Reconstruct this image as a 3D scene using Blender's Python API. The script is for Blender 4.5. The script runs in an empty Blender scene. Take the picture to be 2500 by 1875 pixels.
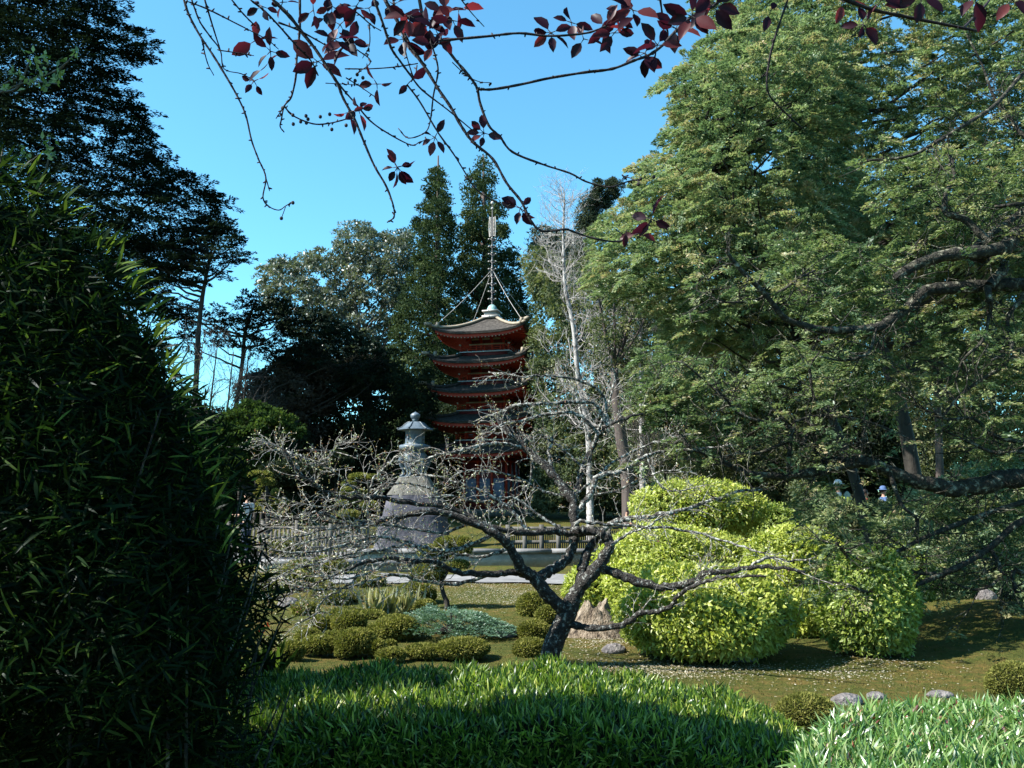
import bpy, math
import numpy as np

# ------------------------------------------------------------------ camera, world, sun
F, CX, CY = 2165.0, 1250.0, 937.5            # focal length and centre of a 2500 x 1875 frame
PITCH = math.radians(7.7)
CAM = np.array([0.0, 0.0, 1.6])
SUN_AZ = math.radians(-103.0)                # clockwise from +Y: the sun stands left, a little behind the camera
SUN_EL = math.radians(45.0)

sc = bpy.context.scene
cam = bpy.data.cameras.new("camera")
cam.sensor_width = 36.0
cam.lens = 36.0 * F / 2500.0
cam.clip_start = 0.05
cam.clip_end = 3000.0
camo = bpy.data.objects.new("camera", cam)
camo.location = CAM.tolist()
camo.rotation_euler = (math.pi / 2 + PITCH, 0, 0)
sc.collection.objects.link(camo)
sc.camera = camo

w = bpy.data.worlds.new("World")
sc.world = w
w.use_nodes = True
nt = w.node_tree
nt.nodes.clear()
sky = nt.nodes.new("ShaderNodeTexSky")
sky.sky_type = 'NISHITA'
sky.sun_disc = False
sky.sun_elevation = SUN_EL
sky.sun_rotation = SUN_AZ
sky.air_density = 1.0
sky.dust_density = 0.3
sky.ozone_density = 1.0
tint = nt.nodes.new("ShaderNodeMixRGB")
tint.blend_type = 'MULTIPLY'
tint.inputs[0].default_value = 1.0
tint.inputs[2].default_value = (0.55, 1.08, 1.14, 1)
bg = nt.nodes.new("ShaderNodeBackground")
bg.inputs['Strength'].default_value = 0.082
wo = nt.nodes.new("ShaderNodeOutputWorld")
nt.links.new(sky.outputs[0], tint.inputs[1])
nt.links.new(tint.outputs[0], bg.inputs['Color'])
nt.links.new(bg.outputs[0], wo.inputs['Surface'])

sl = bpy.data.lights.new("sun", 'SUN')
sl.energy = 5.0
sl.angle = math.radians(0.5)
sl.color = (1.0, 0.95, 0.86)
so = bpy.data.objects.new("sun", sl)
so.rotation_euler = (math.pi / 2 - SUN_EL, 0, math.pi - SUN_AZ)
sc.collection.objects.link(so)

sc.view_settings.view_transform = 'Standard'
sc.view_settings.look = 'None'
sc.view_settings.exposure = 1.70
sc.view_settings.gamma = 1.0
sc.cycles.max_bounces = 5
sc.cycles.diffuse_bounces = 2
sc.cycles.glossy_bounces = 2
sc.cycles.transmission_bounces = 3
sc.cycles.transparent_max_bounces = 4

rng = np.random.default_rng(11)
cp, sp = math.cos(PITCH), math.sin(PITCH)
TAU = 2 * math.pi


# ------------------------------------------------------------------ numeric helpers
def P(px, py, d):
    """world point seen at photo pixel (px, py), d metres in front of the camera"""
    px = np.asarray(px, float); py = np.asarray(py, float); d = np.asarray(d, float)
    u = (px - CX) / F
    v = (CY - py) / F
    dx, dy, dz = u, cp - v * sp, sp + v * cp
    t = d / dy
    return np.stack(np.broadcast_arrays(dx * t, d + 0 * t, CAM[2] + dz * t), -1)


def S(px, d):
    return px * d / F


def nrm(a):
    a = np.asarray(a, float)
    return a / np.maximum(np.linalg.norm(a, axis=-1, keepdims=True), 1e-9)


def runit(n, r=None):
    return nrm((r or rng).normal(size=(n, 3)))


def ground_z(x, y):
    """the garden floor: a level front lawn that rises slowly away from the camera"""
    x = np.asarray(x, float); y = np.asarray(y, float)
    z = 0.04 * np.clip((y - 12) / 5, 0, 1) + 0.10 * np.clip((y - 15) / 6, 0, 1)
    z = z + 0.85 * np.clip((y - 24) / 20, 0, 1)
    z = z + 0.34 * np.exp(-((x - 6.4) / 1.5) ** 2 - ((y - 11.5) / 2.2) ** 2)
    z = z + 0.02 * np.sin(x * 1.7 + 0.4) * np.cos(y * 1.3) + 0.012 * np.sin(x * 4.1 + y * 3.3)
    return z


# ------------------------------------------------------------------ mesh building
class MB:
    def __init__(self):
        self.v, self.f, self.r, self.n = [], [], [], 0

    def add(self, V, Fc, r=0.5):
        V = np.asarray(V, np.float32).reshape(-1, 3)
        Fc = np.asarray(Fc, np.int64)
        self.v.append(V)
        self.f.append(Fc + self.n)
        self.r.append(np.broadcast_to(np.asarray(r, np.float32), (len(V),)))
        self.n += len(V)
        return self

    def box(self, c, s, rz=0.0, r=0.5, taper=1.0, ry=0.0):
        x, y, z = np.array(s) / 2.0
        q = np.array([(-x, -y, -z), (x, -y, -z), (x, y, -z), (-x, y, -z),
                      (-x * taper, -y * taper, z), (x * taper, -y * taper, z),
                      (x * taper, y * taper, z), (-x * taper, y * taper, z)])
        if ry:
            cc, ss = math.cos(ry), math.sin(ry)
            q = q @ np.array([[cc, 0, -ss], [0, 1, 0], [ss, 0, cc]])
        cc, ss = math.cos(rz), math.sin(rz)
        q = q @ np.array([[cc, ss, 0], [-ss, cc, 0], [0, 0, 1]]) + np.array(c)
        self.add(q, [(0, 3, 2, 1), (4, 5, 6, 7), (0, 1, 5, 4), (1, 2, 6, 5), (2, 3, 7, 6), (3, 0, 4, 7)], r)
        return self

    def tube(self, pts, rad, sides=5, r=0.5, cap=True):
        pts = np.asarray(pts, float)
        n = len(pts)
        rad = np.broadcast_to(np.asarray(rad, float), (n,))
        t = np.empty_like(pts)
        t[1:-1] = pts[2:] - pts[:-2]
        t[0] = pts[1] - pts[0]
        t[-1] = pts[-1] - pts[-2]
        t = nrm(t)
        m = np.abs(t.mean(0))
        ref = np.zeros(3); ref[int(np.argmin(m))] = 1.0
        a = nrm(np.cross(t, ref)); b = np.cross(t, a)
        th = np.arange(sides) * TAU / sides
        V = pts[:, None] + rad[:, None, None] * (np.cos(th)[None, :, None] * a[:, None] + np.sin(th)[None, :, None] * b[:, None])
        i = np.arange(n - 1)[:, None] * sides; j = np.arange(sides)[None]; k = (j + 1) % sides
        Q = np.stack([i + j, i + k, i + sides + k, i + sides + j], -1).reshape(-1, 4)
        self.add(V, Q, r)
        if cap and sides >= 4:
            for base in (0, n - 1):
                o = self.n - n * sides + base * sides
                c = self.n
                self.v.append(np.asarray([pts[base]], np.float32)); self.r.append(np.array([0.5], np.float32)); self.n += 1
                self.f.append(np.stack([o + np.arange(sides), o + (np.arange(sides) + 1) % sides, np.full(sides, c)], -1))
                # keep the running offset consistent for the next cap
                self._fix = None
                n_extra = 1
                if base == 0:
                    pts = pts
                    self_n = self.n
                    # shift so that the second cap still finds the ring
                    self.n = self_n
                    o2 = o + (n - 1) * sides
                    c2 = self.n
                    self.v.append(np.asarray([pts[-1]], np.float32)); self.r.append(np.array([0.5], np.float32)); self.n += 1
                    self.f.append(np.stack([o2 + np.arange(sides), o2 + (np.arange(sides) + 1) % sides, np.full(sides, c2)], -1))
                    break
        return self

    def lathe(self, prof, c=(0, 0, 0), sides=24, r=0.5, rot=0.0):
        prof = np.asarray(prof, float)
        th = rot + np.arange(sides) * TAU / sides
        V = np.stack([prof[:, 0][:, None] * np.cos(th), prof[:, 0][:, None] * np.sin(th),
                      np.repeat(prof[:, 1][:, None], sides, 1)], -1) + np.array(c)
        n = len(prof)
        i = np.arange(n - 1)[:, None] * sides; j = np.arange(sides)[None]; k = (j + 1) % sides
        self.add(V, np.stack([i + j, i + k, i + sides + k, i + sides + j], -1).reshape(-1, 4), r)
        return self

    def blob(self, c, s, res=14, amp=0.0, seed=0, r=0.5, zmin=None, freq=1.0):
        th = np.linspace(0, math.pi, res); ph = np.linspace(0, TAU, res * 2, endpoint=False)
        T, H = np.meshgrid(th, ph, indexing='ij')
        u = np.stack([np.sin(T) * np.cos(H), np.sin(T) * np.sin(H), np.cos(T)], -1)
        k = 1 + amp * lump(u * freq, seed)
        V = u * k[..., None] * np.array(s)
        if zmin is not None:
            V[..., 2] = np.maximum(V[..., 2], zmin)
        V = V + np.array(c)
        m = res * 2
        i = np.arange(res - 1)[:, None] * m; j = np.arange(m)[None]; kk = (j + 1) % m
        self.add(V, np.stack([i + j, i + m + j, i + m + kk, i + kk], -1).reshape(-1, 4), r)
        return self

    def leaves(self, tv, tf, pos, d, up, L, W, r):
        n = len(pos)
        y = nrm(d); x = nrm(np.cross(y, up)); z = np.cross(x, y)
        L = np.broadcast_to(np.asarray(L, float), (n,))[:, None, None]
        W = np.broadcast_to(np.asarray(W, float), (n,))[:, None, None]
        tv = np.asarray(tv, float)
        V = pos[:, None] + W * tv[None, :, 0, None] * x[:, None] + L * tv[None, :, 1, None] * y[:, None] + L * tv[None, :, 2, None] * z[:, None]
        k = len(tv)
        Fc = (np.asarray(tf)[None] + (np.arange(n) * k)[:, None, None]).reshape(-1, len(tf[0]))
        rr = np.repeat(np.broadcast_to(np.asarray(r, float), (n,)), k)
        self.add(V.reshape(-1, 3), Fc, rr)
        return self

    def build(self, name, mat, parent=None, smooth=False):
        me = bpy.data.meshes.new(name)
        V = np.concatenate(self.v) if self.v else np.zeros((0, 3), np.float32)
        loops = np.concatenate([f.reshape(-1) for f in self.f])
        tot = np.concatenate([np.full(len(f), f.shape[1], np.int64) for f in self.f])
        st = np.concatenate([[0], np.cumsum(tot)[:-1]])
        me.vertices.add(len(V)); me.vertices.foreach_set('co', V.reshape(-1))
        me.loops.add(len(loops)); me.loops.foreach_set('vertex_index', loops.astype(np.int32))
        me.polygons.add(len(tot)); me.polygons.foreach_set('loop_start', st.astype(np.int32))
        me.polygons.foreach_set('loop_total', tot.astype(np.int32))
        if smooth:
            me.polygons.foreach_set('use_smooth', np.ones(len(tot), bool))
        at = me.attributes.new('rnd', 'FLOAT', 'POINT')
        at.data.foreach_set('value', np.concatenate(self.r).astype(np.float32))
        me.update()
        me.materials.append(mat)
        o = bpy.data.objects.new(name, me)
        sc.collection.objects.link(o)
        if parent is not None:
            o.parent = parent
        return o


def lump(u, seed):
    """smooth pseudo-noise over points, about -1..1"""
    g = np.random.default_rng(1000 + seed)
    s = 0
    for i in range(7):
        k = g.normal(size=3) * (1.6 + 0.9 * i)
        s = s + np.sin(u @ k + g.uniform(0, TAU)) / (1 + 0.45 * i)
    return s / 2.6


DIA_V = [(0, 0, 0), (0.5, 0.45, 0.04), (0, 1, 0), (-0.5, 0.45, 0.04)]
DIA_F = [(0, 1, 2, 3)]
FOLD_V = [(0, 0, 0), (0.5, 0.42, 0.09), (0, 0.5, 0), (-0.5, 0.42, 0.09), (0, 1, -0.05)]
FOLD_F = [(0, 1, 2), (0, 2, 3), (1, 4, 2), (2, 4, 3)]
BLADE_V = [(0, 0, 0), (-.42, .25, .02), (.42, .25, .02), (-.5, .5, 0), (.5, .5, 0), (-.3, .78, -.07), (.3, .78, -.07), (0, 1, -.17)]
BLADE_F = [(0, 2, 1), (1, 2, 4), (1, 4, 3), (3, 4, 6), (3, 6, 5), (5, 6, 7)]
OVAL_V = [(0, 0, 0), (0, .5, -.02), (0, 1, -.12), (-.34, .2, .06), (-.5, .45, .09), (-.36, .75, .03), (.34, .2, .06), (.5, .45, .09), (.36, .75, .03)]
OVAL_F = [(0, 1, 4), (0, 4, 3), (1, 5, 4), (1, 2, 5), (0, 7, 1), (0, 6, 7), (1, 7, 8), (1, 8, 2)]


def obj_tag(o, label=None, cat=None, group=None, kind=None):
    if label: o['label'] = label
    if cat: o['category'] = cat
    if group: o['group'] = group
    if kind: o['kind'] = kind
    return o


def thing(name, loc, label, cat, group=None):
    o = bpy.data.objects.new(name, None)
    o.empty_display_size = 0.2
    sc.collection.objects.link(o)
    o.location = [float(c) for c in loc]
    return obj_tag(o, label, cat, group)


def put(mb, name, mat, root, smooth=False):
    """build in world coordinates, then hang under the root keeping the place"""
    off = np.array(root.location)
    p = root.parent
    while p is not None:
        off = off + np.array(p.location); p = p.parent
    mb.v = [v - off.astype(np.float32) for v in mb.v]
    return mb.build(name, mat, root, smooth)


# ------------------------------------------------------------------ materials
def mat_new(name):
    m = bpy.data.materials.new(name)
    m.use_nodes = True
    m.node_tree.nodes.clear()
    return m, m.node_tree, m.node_tree.nodes, m.node_tree.links


def ramp(nodes, stops):
    stops = [(p_, tuple(min(1.0, v_ * ALB) for v_ in c_)) for p_, c_ in stops]
    cr = nodes.new("ShaderNodeValToRGB")
    el = cr.color_ramp.elements
    while len(el) > 1:
        el.remove(el[0])
    el[0].position = stops[0][0]; el[0].color = (*stops[0][1], 1)
    for p_, c_ in stops[1:]:
        e = el.new(p_); e.color = (*c_, 1)
    return cr


def leaf_mat(name, cols, trans=0.35, gloss=0.06, rough=0.4, tcol=None):
    m, t, N, Lk = mat_new(name)
    a = N.new("ShaderNodeAttribute"); a.attribute_name = 'rnd'
    k = len(cols)
    cr = ramp(N, [(i / max(1, k - 1), c) for i, c in enumerate(cols)])
    Lk.new(a.outputs['Fac'], cr.inputs[0])
    d = N.new("ShaderNodeBsdfDiffuse"); Lk.new(cr.outputs[0], d.inputs[0])
    tr = N.new("ShaderNodeBsdfTranslucent")
    mx = N.new("ShaderNodeMixRGB"); mx.blend_type = 'MULTIPLY'; mx.inputs[0].default_value = 1
    mx.inputs[2].default_value = (*(tcol or (1.25, 1.35, 0.6)), 1)
    Lk.new(cr.outputs[0], mx.inputs[1]); Lk.new(mx.outputs[0], tr.inputs[0])
    s = N.new("ShaderNodeMixShader"); s.inputs[0].default_value = trans
    Lk.new(d.outputs[0], s.inputs[1]); Lk.new(tr.outputs[0], s.inputs[2])
    last = s
    if gloss > 0:
        g = N.new("ShaderNodeBsdfGlossy"); g.inputs['Roughness'].default_value = rough
        g.inputs[0].default_value = (0.9, 0.95, 1, 1)
        s2 = N.new("ShaderNodeMixShader"); s2.inputs[0].default_value = gloss
        Lk.new(s.outputs[0], s2.inputs[1]); Lk.new(g.outputs[0], s2.inputs[2])
        last = s2
    o = N.new("ShaderNodeOutputMaterial"); Lk.new(last.outputs[0], o.inputs[0])
    return m


def surf_mat(name, cols, scale=4.0, detail=6, rough=0.8, bump=0.3, bscale=None, spec=0.3, stretch=(1, 1, 1), metal=0.0, use_rnd=0.0):
    """noise-coloured solid surface; cols = ramp stops"""
    m, t, N, Lk = mat_new(name)
    tc = N.new("ShaderNodeTexCoord")
    mp = N.new("ShaderNodeMapping"); mp.inputs['Scale'].default_value = stretch
    Lk.new(tc.outputs['Object'], mp.inputs[0])
    nz = N.new("ShaderNodeTexNoise"); nz.inputs['Scale'].default_value = scale; nz.inputs['Detail'].default_value = detail
    nz.inputs['Roughness'].default_value = 0.65
    Lk.new(mp.outputs[0], nz.inputs['Vector'])
    cr = ramp(N, cols); Lk.new(nz.outputs['Fac'], cr.inputs[0])
    b = N.new("ShaderNodeBsdfPrincipled")
    b.inputs['Roughness'].default_value = rough
    b.inputs['Metallic'].default_value = metal
    b.inputs['Specular IOR Level'].default_value = spec
    col = cr.outputs[0]
    if use_rnd:
        a = N.new("ShaderNodeAttribute"); a.attribute_name = 'rnd'
        mr = N.new("ShaderNodeMapRange"); mr.inputs['To Min'].default_value = 1 - use_rnd; mr.inputs['To Max'].default_value = 1 + use_rnd
        Lk.new(a.outputs['Fac'], mr.inputs[0])
        mm = N.new("ShaderNodeVectorMath"); mm.operation = 'SCALE'
        Lk.new(col, mm.inputs[0]); Lk.new(mr.outputs[0], mm.inputs['Scale'])
        col = mm.outputs[0]
    Lk.new(col, b.inputs['Base Color'])
    if bump:
        n2 = N.new("ShaderNodeTexNoise"); n2.inputs['Scale'].default_value = bscale or scale * 4; n2.inputs['Detail'].default_value = 5
        Lk.new(mp.outputs[0], n2.inputs['Vector'])
        bp = N.new("ShaderNodeBump"); bp.inputs['Strength'].default_value = bump; bp.inputs['Distance'].default_value = 0.05
        Lk.new(n2.outputs['Fac'], bp.inputs['Height']); Lk.new(bp.outputs[0], b.inputs['Normal'])
    o = N.new("ShaderNodeOutputMaterial"); Lk.new(b.outputs[0], o.inputs[0])
    return m


M = {}
ALB = 0.62
M['bark_dark'] = surf_mat('dark_bark', [(.3, (.012, .010, .008)), (.7, (.05, .042, .034))], 6, stretch=(1, 1, .4))
M['bark_plum'] = surf_mat('plum_bark', [(.3, (.012, .009, .014)), (.75, (.045, .032, .036))], 20)
M['bark_limb'] = surf_mat('limb_bark', [(.44, (.014, .012, .009)), (.56, (.05, .046, .03)), (.66, (.36, .35, .27))], 12, bump=.9, bscale=30)
M['bark_grey'] = surf_mat('grey_bark', [(.3, (.10, .095, .09)), (.7, (.30, .28, .26))], 3, stretch=(1, 1, .3))
M['bark_redwood'] = surf_mat('redwood_bark', [(.3, (.05, .035, .03)), (.7, (.14, .11, .10))], 4, stretch=(3, 3, .3))
M['bark_birch'] = surf_mat('pale_bark', [(.4, (.10, .09, .09)), (.55, (.50, .48, .47))], 5)
M['bark_cherry'] = surf_mat('lichen_bark', [(.42, (.014, .011, .010)), (.56, (.05, .045, .04)), (.64, (.34, .36, .34)), (.78, (.50, .52, .49))], 26, detail=7, bump=.8, bscale=60)
M['twig_cherry'] = surf_mat('lichen_twig', [(.36, (.07, .055, .05)), (.50, (.30, .28, .26)), (.66, (.78, .77, .73))], 18, detail=5, bump=0)
M['branch_cherry'] = surf_mat('lichen_branch', [(.40, (.02, .016, .014)), (.50, (.09, .08, .07)), (.58, (.50, .52, .48)), (.75, (.74, .75, .70))], 30, detail=7, bump=.5, bscale=60)
M['bud'] = leaf_mat('buds', [(.35, .10, .07), (.55, .45, .22), (.62, .66, .45), (.55, .62, .58)], .3, .03)
M['twig_birch'] = surf_mat('pale_twigs', [(.3, (.34, .30, .30)), (.7, (.66, .62, .60))], 8, bump=0)
M['twig_dark'] = surf_mat('dark_twigs', [(.3, (.03, .025, .02)), (.7, (.08, .07, .06))], 8, bump=0)
M['plum_leaf'] = leaf_mat('plum_leaves', [(.014, .005, .013), (.026, .008, .019), (.045, .012, .022), (.16, .040, .042)], .38, .010, tcol=(2.6, 1.2, 1.3))
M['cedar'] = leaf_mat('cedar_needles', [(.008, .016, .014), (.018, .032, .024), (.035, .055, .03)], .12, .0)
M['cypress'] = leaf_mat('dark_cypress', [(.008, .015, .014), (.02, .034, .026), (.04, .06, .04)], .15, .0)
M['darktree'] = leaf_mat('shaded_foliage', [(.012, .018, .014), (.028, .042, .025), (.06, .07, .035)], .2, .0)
M['brush'] = leaf_mat('brown_brush', [(.03, .026, .024), (.07, .06, .05), (.11, .085, .07)], .2, .0)
M['euca'] = leaf_mat('eucalyptus_leaves', [(.06, .085, .07), (.13, .16, .12), (.24, .26, .19)], .25, .03)
M['redwood'] = leaf_mat('redwood_needles', [(.018, .034, .024), (.055, .085, .042), (.14, .165, .075)], .2, .0)
M['pine'] = leaf_mat('pine_needles', [(.03, .04, .035), (.06, .08, .05), (.10, .12, .07)], .15, .0)
M['feather'] = leaf_mat('feathery_green', [(.055, .10, .06), (.20, .29, .16), (.40, .47, .25), (.62, .45, .30)], .38, .015, tcol=(1.05, 1.2, .75))
M['feather2'] = leaf_mat('feathery_near', [(.045, .085, .05), (.16, .24, .12), (.33, .39, .18), (.52, .39, .25)], .38, .015, tcol=(1.05, 1.2, .75))
M['backgreen'] = leaf_mat('woodland_green', [(.035, .055, .037), (.12, .155, .085), (.28, .28, .145)], .3, .0)
M['maple'] = leaf_mat('fresh_green', [(.015, .03, .014), (.04, .075, .026), (.13, .19, .045)], .35, .0)
M['yellow'] = leaf_mat('yellow_green_leaves', [(.22, .29, .05), (.48, .55, .11), (.80, .82, .24)], .38, .02)
M['midgreen'] = leaf_mat('mid_green_leaves', [(.14, .22, .05), (.32, .42, .09), (.60, .67, .19)], .38, .02)
M['topiary'] = leaf_mat('topiary_needles', [(.06, .075, .02), (.20, .21, .055), (.46, .43, .14)], .25, .0)
M['juniper'] = leaf_mat('juniper_needles', [(.05, .11, .08), (.11, .21, .14), (.22, .34, .22)], .2, .03)
M['flax'] = leaf_mat('striped_strap_leaves', [(.07, .11, .03), (.28, .27, .09), (.50, .46, .2)], .3, .08)
M['bamboo'] = leaf_mat('bamboo_leaves', [(.003, .007, .003), (.007, .017, .006), (.016, .038, .011), (.16, .24, .05)], .35, .004, .4)  # bright last stop puts sunlight into the colour of the tips
M['hedge'] = leaf_mat('hedge_blades', [(.010, .028, .006), (.05, .12, .014), (.26, .40, .05), (.68, .70, .20)], .42, .025, .35)
M['bladeleaf'] = leaf_mat('pale_blades', [(.035, .10, .02), (.10, .24, .05), (.24, .40, .11), (.46, .52, .26)], .38, .04, .35)
M['redleaf'] = leaf_mat('red_tip_leaves', [(.12, .02, .015), (.28, .06, .04), (.45, .16, .10)], .35, .1)
M['varieg'] = leaf_mat('variegated_leaves', [(.12, .20, .04), (.30, .38, .10), (.50, .55, .26)], .45, .05)
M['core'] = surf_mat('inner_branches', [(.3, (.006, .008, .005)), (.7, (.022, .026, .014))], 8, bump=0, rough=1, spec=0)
M['petal'] = leaf_mat('fallen_leaves', [(.30, .24, .14), (.48, .42, .30), (.68, .66, .58)], .2, .0)
M['redflower'] = leaf_mat('red_petals', [(.5, .03, .02), (.7, .08, .05)], .4, .0)
M['stone'] = surf_mat('weathered_stone', [(.3, (.05, .05, .045)), (.5, (.13, .125, .11)), (.75, (.24, .23, .20))], 3, bump=.6)
M['slab'] = surf_mat('lavender_slate', [(.3, (.05, .05, .07)), (.7, (.13, .13, .165))], 2.5, bump=.4)
M['rock'] = surf_mat('lichen_rock', [(.3, (.07, .06, .065)), (.55, (.24, .22, .22)), (.8, (.5, .47, .43))], 7, bump=.9)
M['bronze'] = surf_mat('weathered_bronze', [(.3, (.05, .075, .10)), (.7, (.16, .21, .26))], 3, rough=.5, spec=.5, bump=.25)
M['copper'] = surf_mat('green_copper', [(.3, (.22, .42, .42)), (.7, (.42, .66, .64))], 3, rough=.5)
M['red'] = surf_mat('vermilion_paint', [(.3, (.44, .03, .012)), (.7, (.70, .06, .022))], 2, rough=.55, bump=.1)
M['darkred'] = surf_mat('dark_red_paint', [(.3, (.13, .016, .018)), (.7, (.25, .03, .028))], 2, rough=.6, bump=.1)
M['cream'] = surf_mat('cream_paint', [(.3, (.42, .34, .22)), (.7, (.62, .55, .40))], 4, rough=.7, bump=.1)
M['white'] = surf_mat('white_paint', [(.3, (.55, .56, .58)), (.7, (.78, .78, .78))], 4, rough=.6, bump=.05)
M['lilac'] = surf_mat('plaster_panel', [(.3, (.17, .18, .27)), (.7, (.28, .30, .40))], 3, rough=.8, bump=.1)
M['shingle'] = surf_mat('bark_shingles', [(.28, (.02, .018, .017)), (.5, (.07, .062, .056)), (.75, (.19, .17, .15))], 7, rough=.95, bump=.9, bscale=30, stretch=(1, 1, 3))
M['ridge'] = surf_mat('ridge_boards', [(.3, (.24, .20, .15)), (.7, (.44, .38, .29))], 3, rough=.7, bump=.1)
M['darkmetal'] = surf_mat('dark_metal', [(.3, (.03, .03, .035)), (.7, (.09, .09, .10))], 5, rough=.45, spec=.5, bump=0)
M['palemetal'] = surf_mat('pale_metal', [(.3, (.40, .38, .36)), (.7, (.66, .63, .60))], 5, rough=.5, spec=.5, bump=0)
M['wood'] = surf_mat('grey_wood', [(.3, (.07, .066, .06)), (.7, (.19, .18, .165))], 5, stretch=(1, 1, .3))
M['darkwood'] = surf_mat('dark_wood', [(.3, (.03, .028, .026)), (.7, (.09, .08, .07))], 5)
M['concrete'] = surf_mat('pale_concrete', [(.3, (.15, .15, .155)), (.7, (.33, .33, .34))], 2.2, bump=.2)
M['coping'] = surf_mat('coping_stone', [(.3, (.30, .27, .23)), (.7, (.52, .48, .43))], 4, bump=.3)
M['stump'] = surf_mat('stump_wood', [(.36, (.045, .03, .02)), (.5, (.25, .19, .13)), (.7, (.50, .42, .33))], 5, stretch=(3, 3, .35), bump=1.0)
M['skin'] = surf_mat('skin', [(.3, (.42, .24, .17)), (.7, (.52, .31, .22))], 5, rough=.6, bump=0)
M['hair'] = surf_mat('dark_hair', [(.3, (.012, .009, .008)), (.7, (.03, .02, .018))], 20, rough=.6, bump=0)
M['tee'] = surf_mat('white_cotton', [(.3, (.66, .68, .72)), (.7, (.80, .80, .82))], 6, rough=.9, bump=.2)
M['denim'] = surf_mat('dark_denim', [(.3, (.02, .03, .06)), (.7, (.05, .07, .12))], 20, rough=.9, bump=.2)
M['blackcloth'] = surf_mat('black_cloth', [(.3, (.015, .012, .016)), (.7, (.04, .034, .04))], 20, rough=.9, bump=.2)
M['redcloth'] = surf_mat('red_cloth', [(.3, (.35, .03, .04)), (.7, (.5, .05, .06))], 20, rough=.9, bump=.2)
M['bluecloth'] = surf_mat('blue_cloth', [(.3, (.06, .12, .28)), (.7, (.12, .2, .4))], 20, rough=.9, bump=.2)
M['pack'] = surf_mat('grey_green_nylon', [(.3, (.22, .30, .26)), (.7, (.36, .44, .38))], 10, rough=.7, bump=.1)


def moss_mat():
    m, t, N, Lk = mat_new('mossy_lawn')
    tc = N.new("ShaderNodeTexCoord")
    def noise(sc_, det=6):
        n = N.new("ShaderNodeTexNoise"); n.inputs['Scale'].default_value = sc_; n.inputs['Detail'].default_value = det
        n.inputs['Roughness'].default_value = .7
        Lk.new(tc.outputs['Object'], n.inputs['Vector']); return n
    n1, n2, n3 = noise(.55), noise(6, 8), noise(35, 6)
    c1 = ramp(N, [(.3, (.045, .075, .018)), (.5, (.12, .135, .03)), (.66, (.26, .17, .055))])
    mx = N.new("ShaderNodeMath"); mx.operation = 'ADD'
    h = N.new("ShaderNodeMath"); h.operation = 'MULTIPLY'; h.inputs[1].default_value = .55
    h2 = N.new("ShaderNodeMath"); h2.operation = 'MULTIPLY'; h2.inputs[1].default_value = .5
    Lk.new(n2.outputs['Fac'], h.inputs[0]); Lk.new(n1.outputs['Fac'], h2.inputs[0])
    Lk.new(h.outputs[0], mx.inputs[0]); Lk.new(h2.outputs[0], mx.inputs[1]); Lk.new(mx.outputs[0], c1.inputs[0])
    c3 = ramp(N, [(.35, (.85, .85, .8)), (.65, (1.9, 1.85, 1.75))]); Lk.new(n3.outputs['Fac'], c3.inputs[0])
    mm = N.new("ShaderNodeMixRGB"); mm.blend_type = 'MULTIPLY'; mm.inputs[0].default_value = 1
    Lk.new(c1.outputs[0], mm.inputs[1]); Lk.new(c3.outputs[0], mm.inputs[2])
    b = N.new("ShaderNodeBsdfPrincipled"); b.inputs['Roughness'].default_value = .95; b.inputs['Specular IOR Level'].default_value = .1
    Lk.new(mm.outputs[0], b.inputs['Base Color'])
    bp = N.new("ShaderNodeBump"); bp.inputs['Strength'].default_value = .9; bp.inputs['Distance'].default_value = .05
    Lk.new(n3.outputs['Fac'], bp.inputs['Height']); Lk.new(bp.outputs[0], b.inputs['Normal'])
    o = N.new("ShaderNodeOutputMaterial"); Lk.new(b.outputs[0], o.inputs[0])
    return m


M['moss'] = moss_mat()
M['moss_blades'] = leaf_mat('moss_blades', [(.05, .085, .02), (.12, .14, .035), (.26, .20, .07)], .25, .0)

# ------------------------------------------------------------------ setting: ground and path
def grid_sheet(xs, ys, zf):
    X, Y = np.meshgrid(xs, ys)
    V = np.stack([X, Y, zf(X, Y)], -1)
    ny, nx = X.shape
    i = np.arange(ny - 1)[:, None] * nx; j = np.arange(nx - 1)[None]
    return V.reshape(-1, 3), np.stack([i + j, i + j + 1, i + nx + j + 1, i + nx + j], -1).reshape(-1, 4)


xs = np.concatenate([[-1500, -400, -120, -60], np.linspace(-30, 30, 240), [60, 120, 400, 1500]])
ys = np.concatenate([[-300, -60, -15], np.linspace(-6, 50, 260), [70, 120, 400, 2500]])
V, Q = grid_sheet(xs, ys, ground_z)
o = MB().add(V, Q).build('ground', M['moss'], smooth=True)
obj_tag(o, kind='structure')
# pale path in front of the low wall
V, Q = grid_sheet(np.linspace(-3.6, 2.1, 60), np.linspace(17.4, 19.0, 20),
                  lambda x, y: ground_z(x, y) + 0.03)
obj_tag(MB().add(V, Q).build('path', M['concrete'], smooth=True), kind='structure')
V, Q = grid_sheet(np.linspace(-22, 22, 90), np.linspace(22.4, 25.6, 14),
                  lambda x, y: ground_z(x, y) + 0.03)
obj_tag(MB().add(V, Q).build('walkway', M['concrete'], smooth=True), kind='structure')


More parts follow.
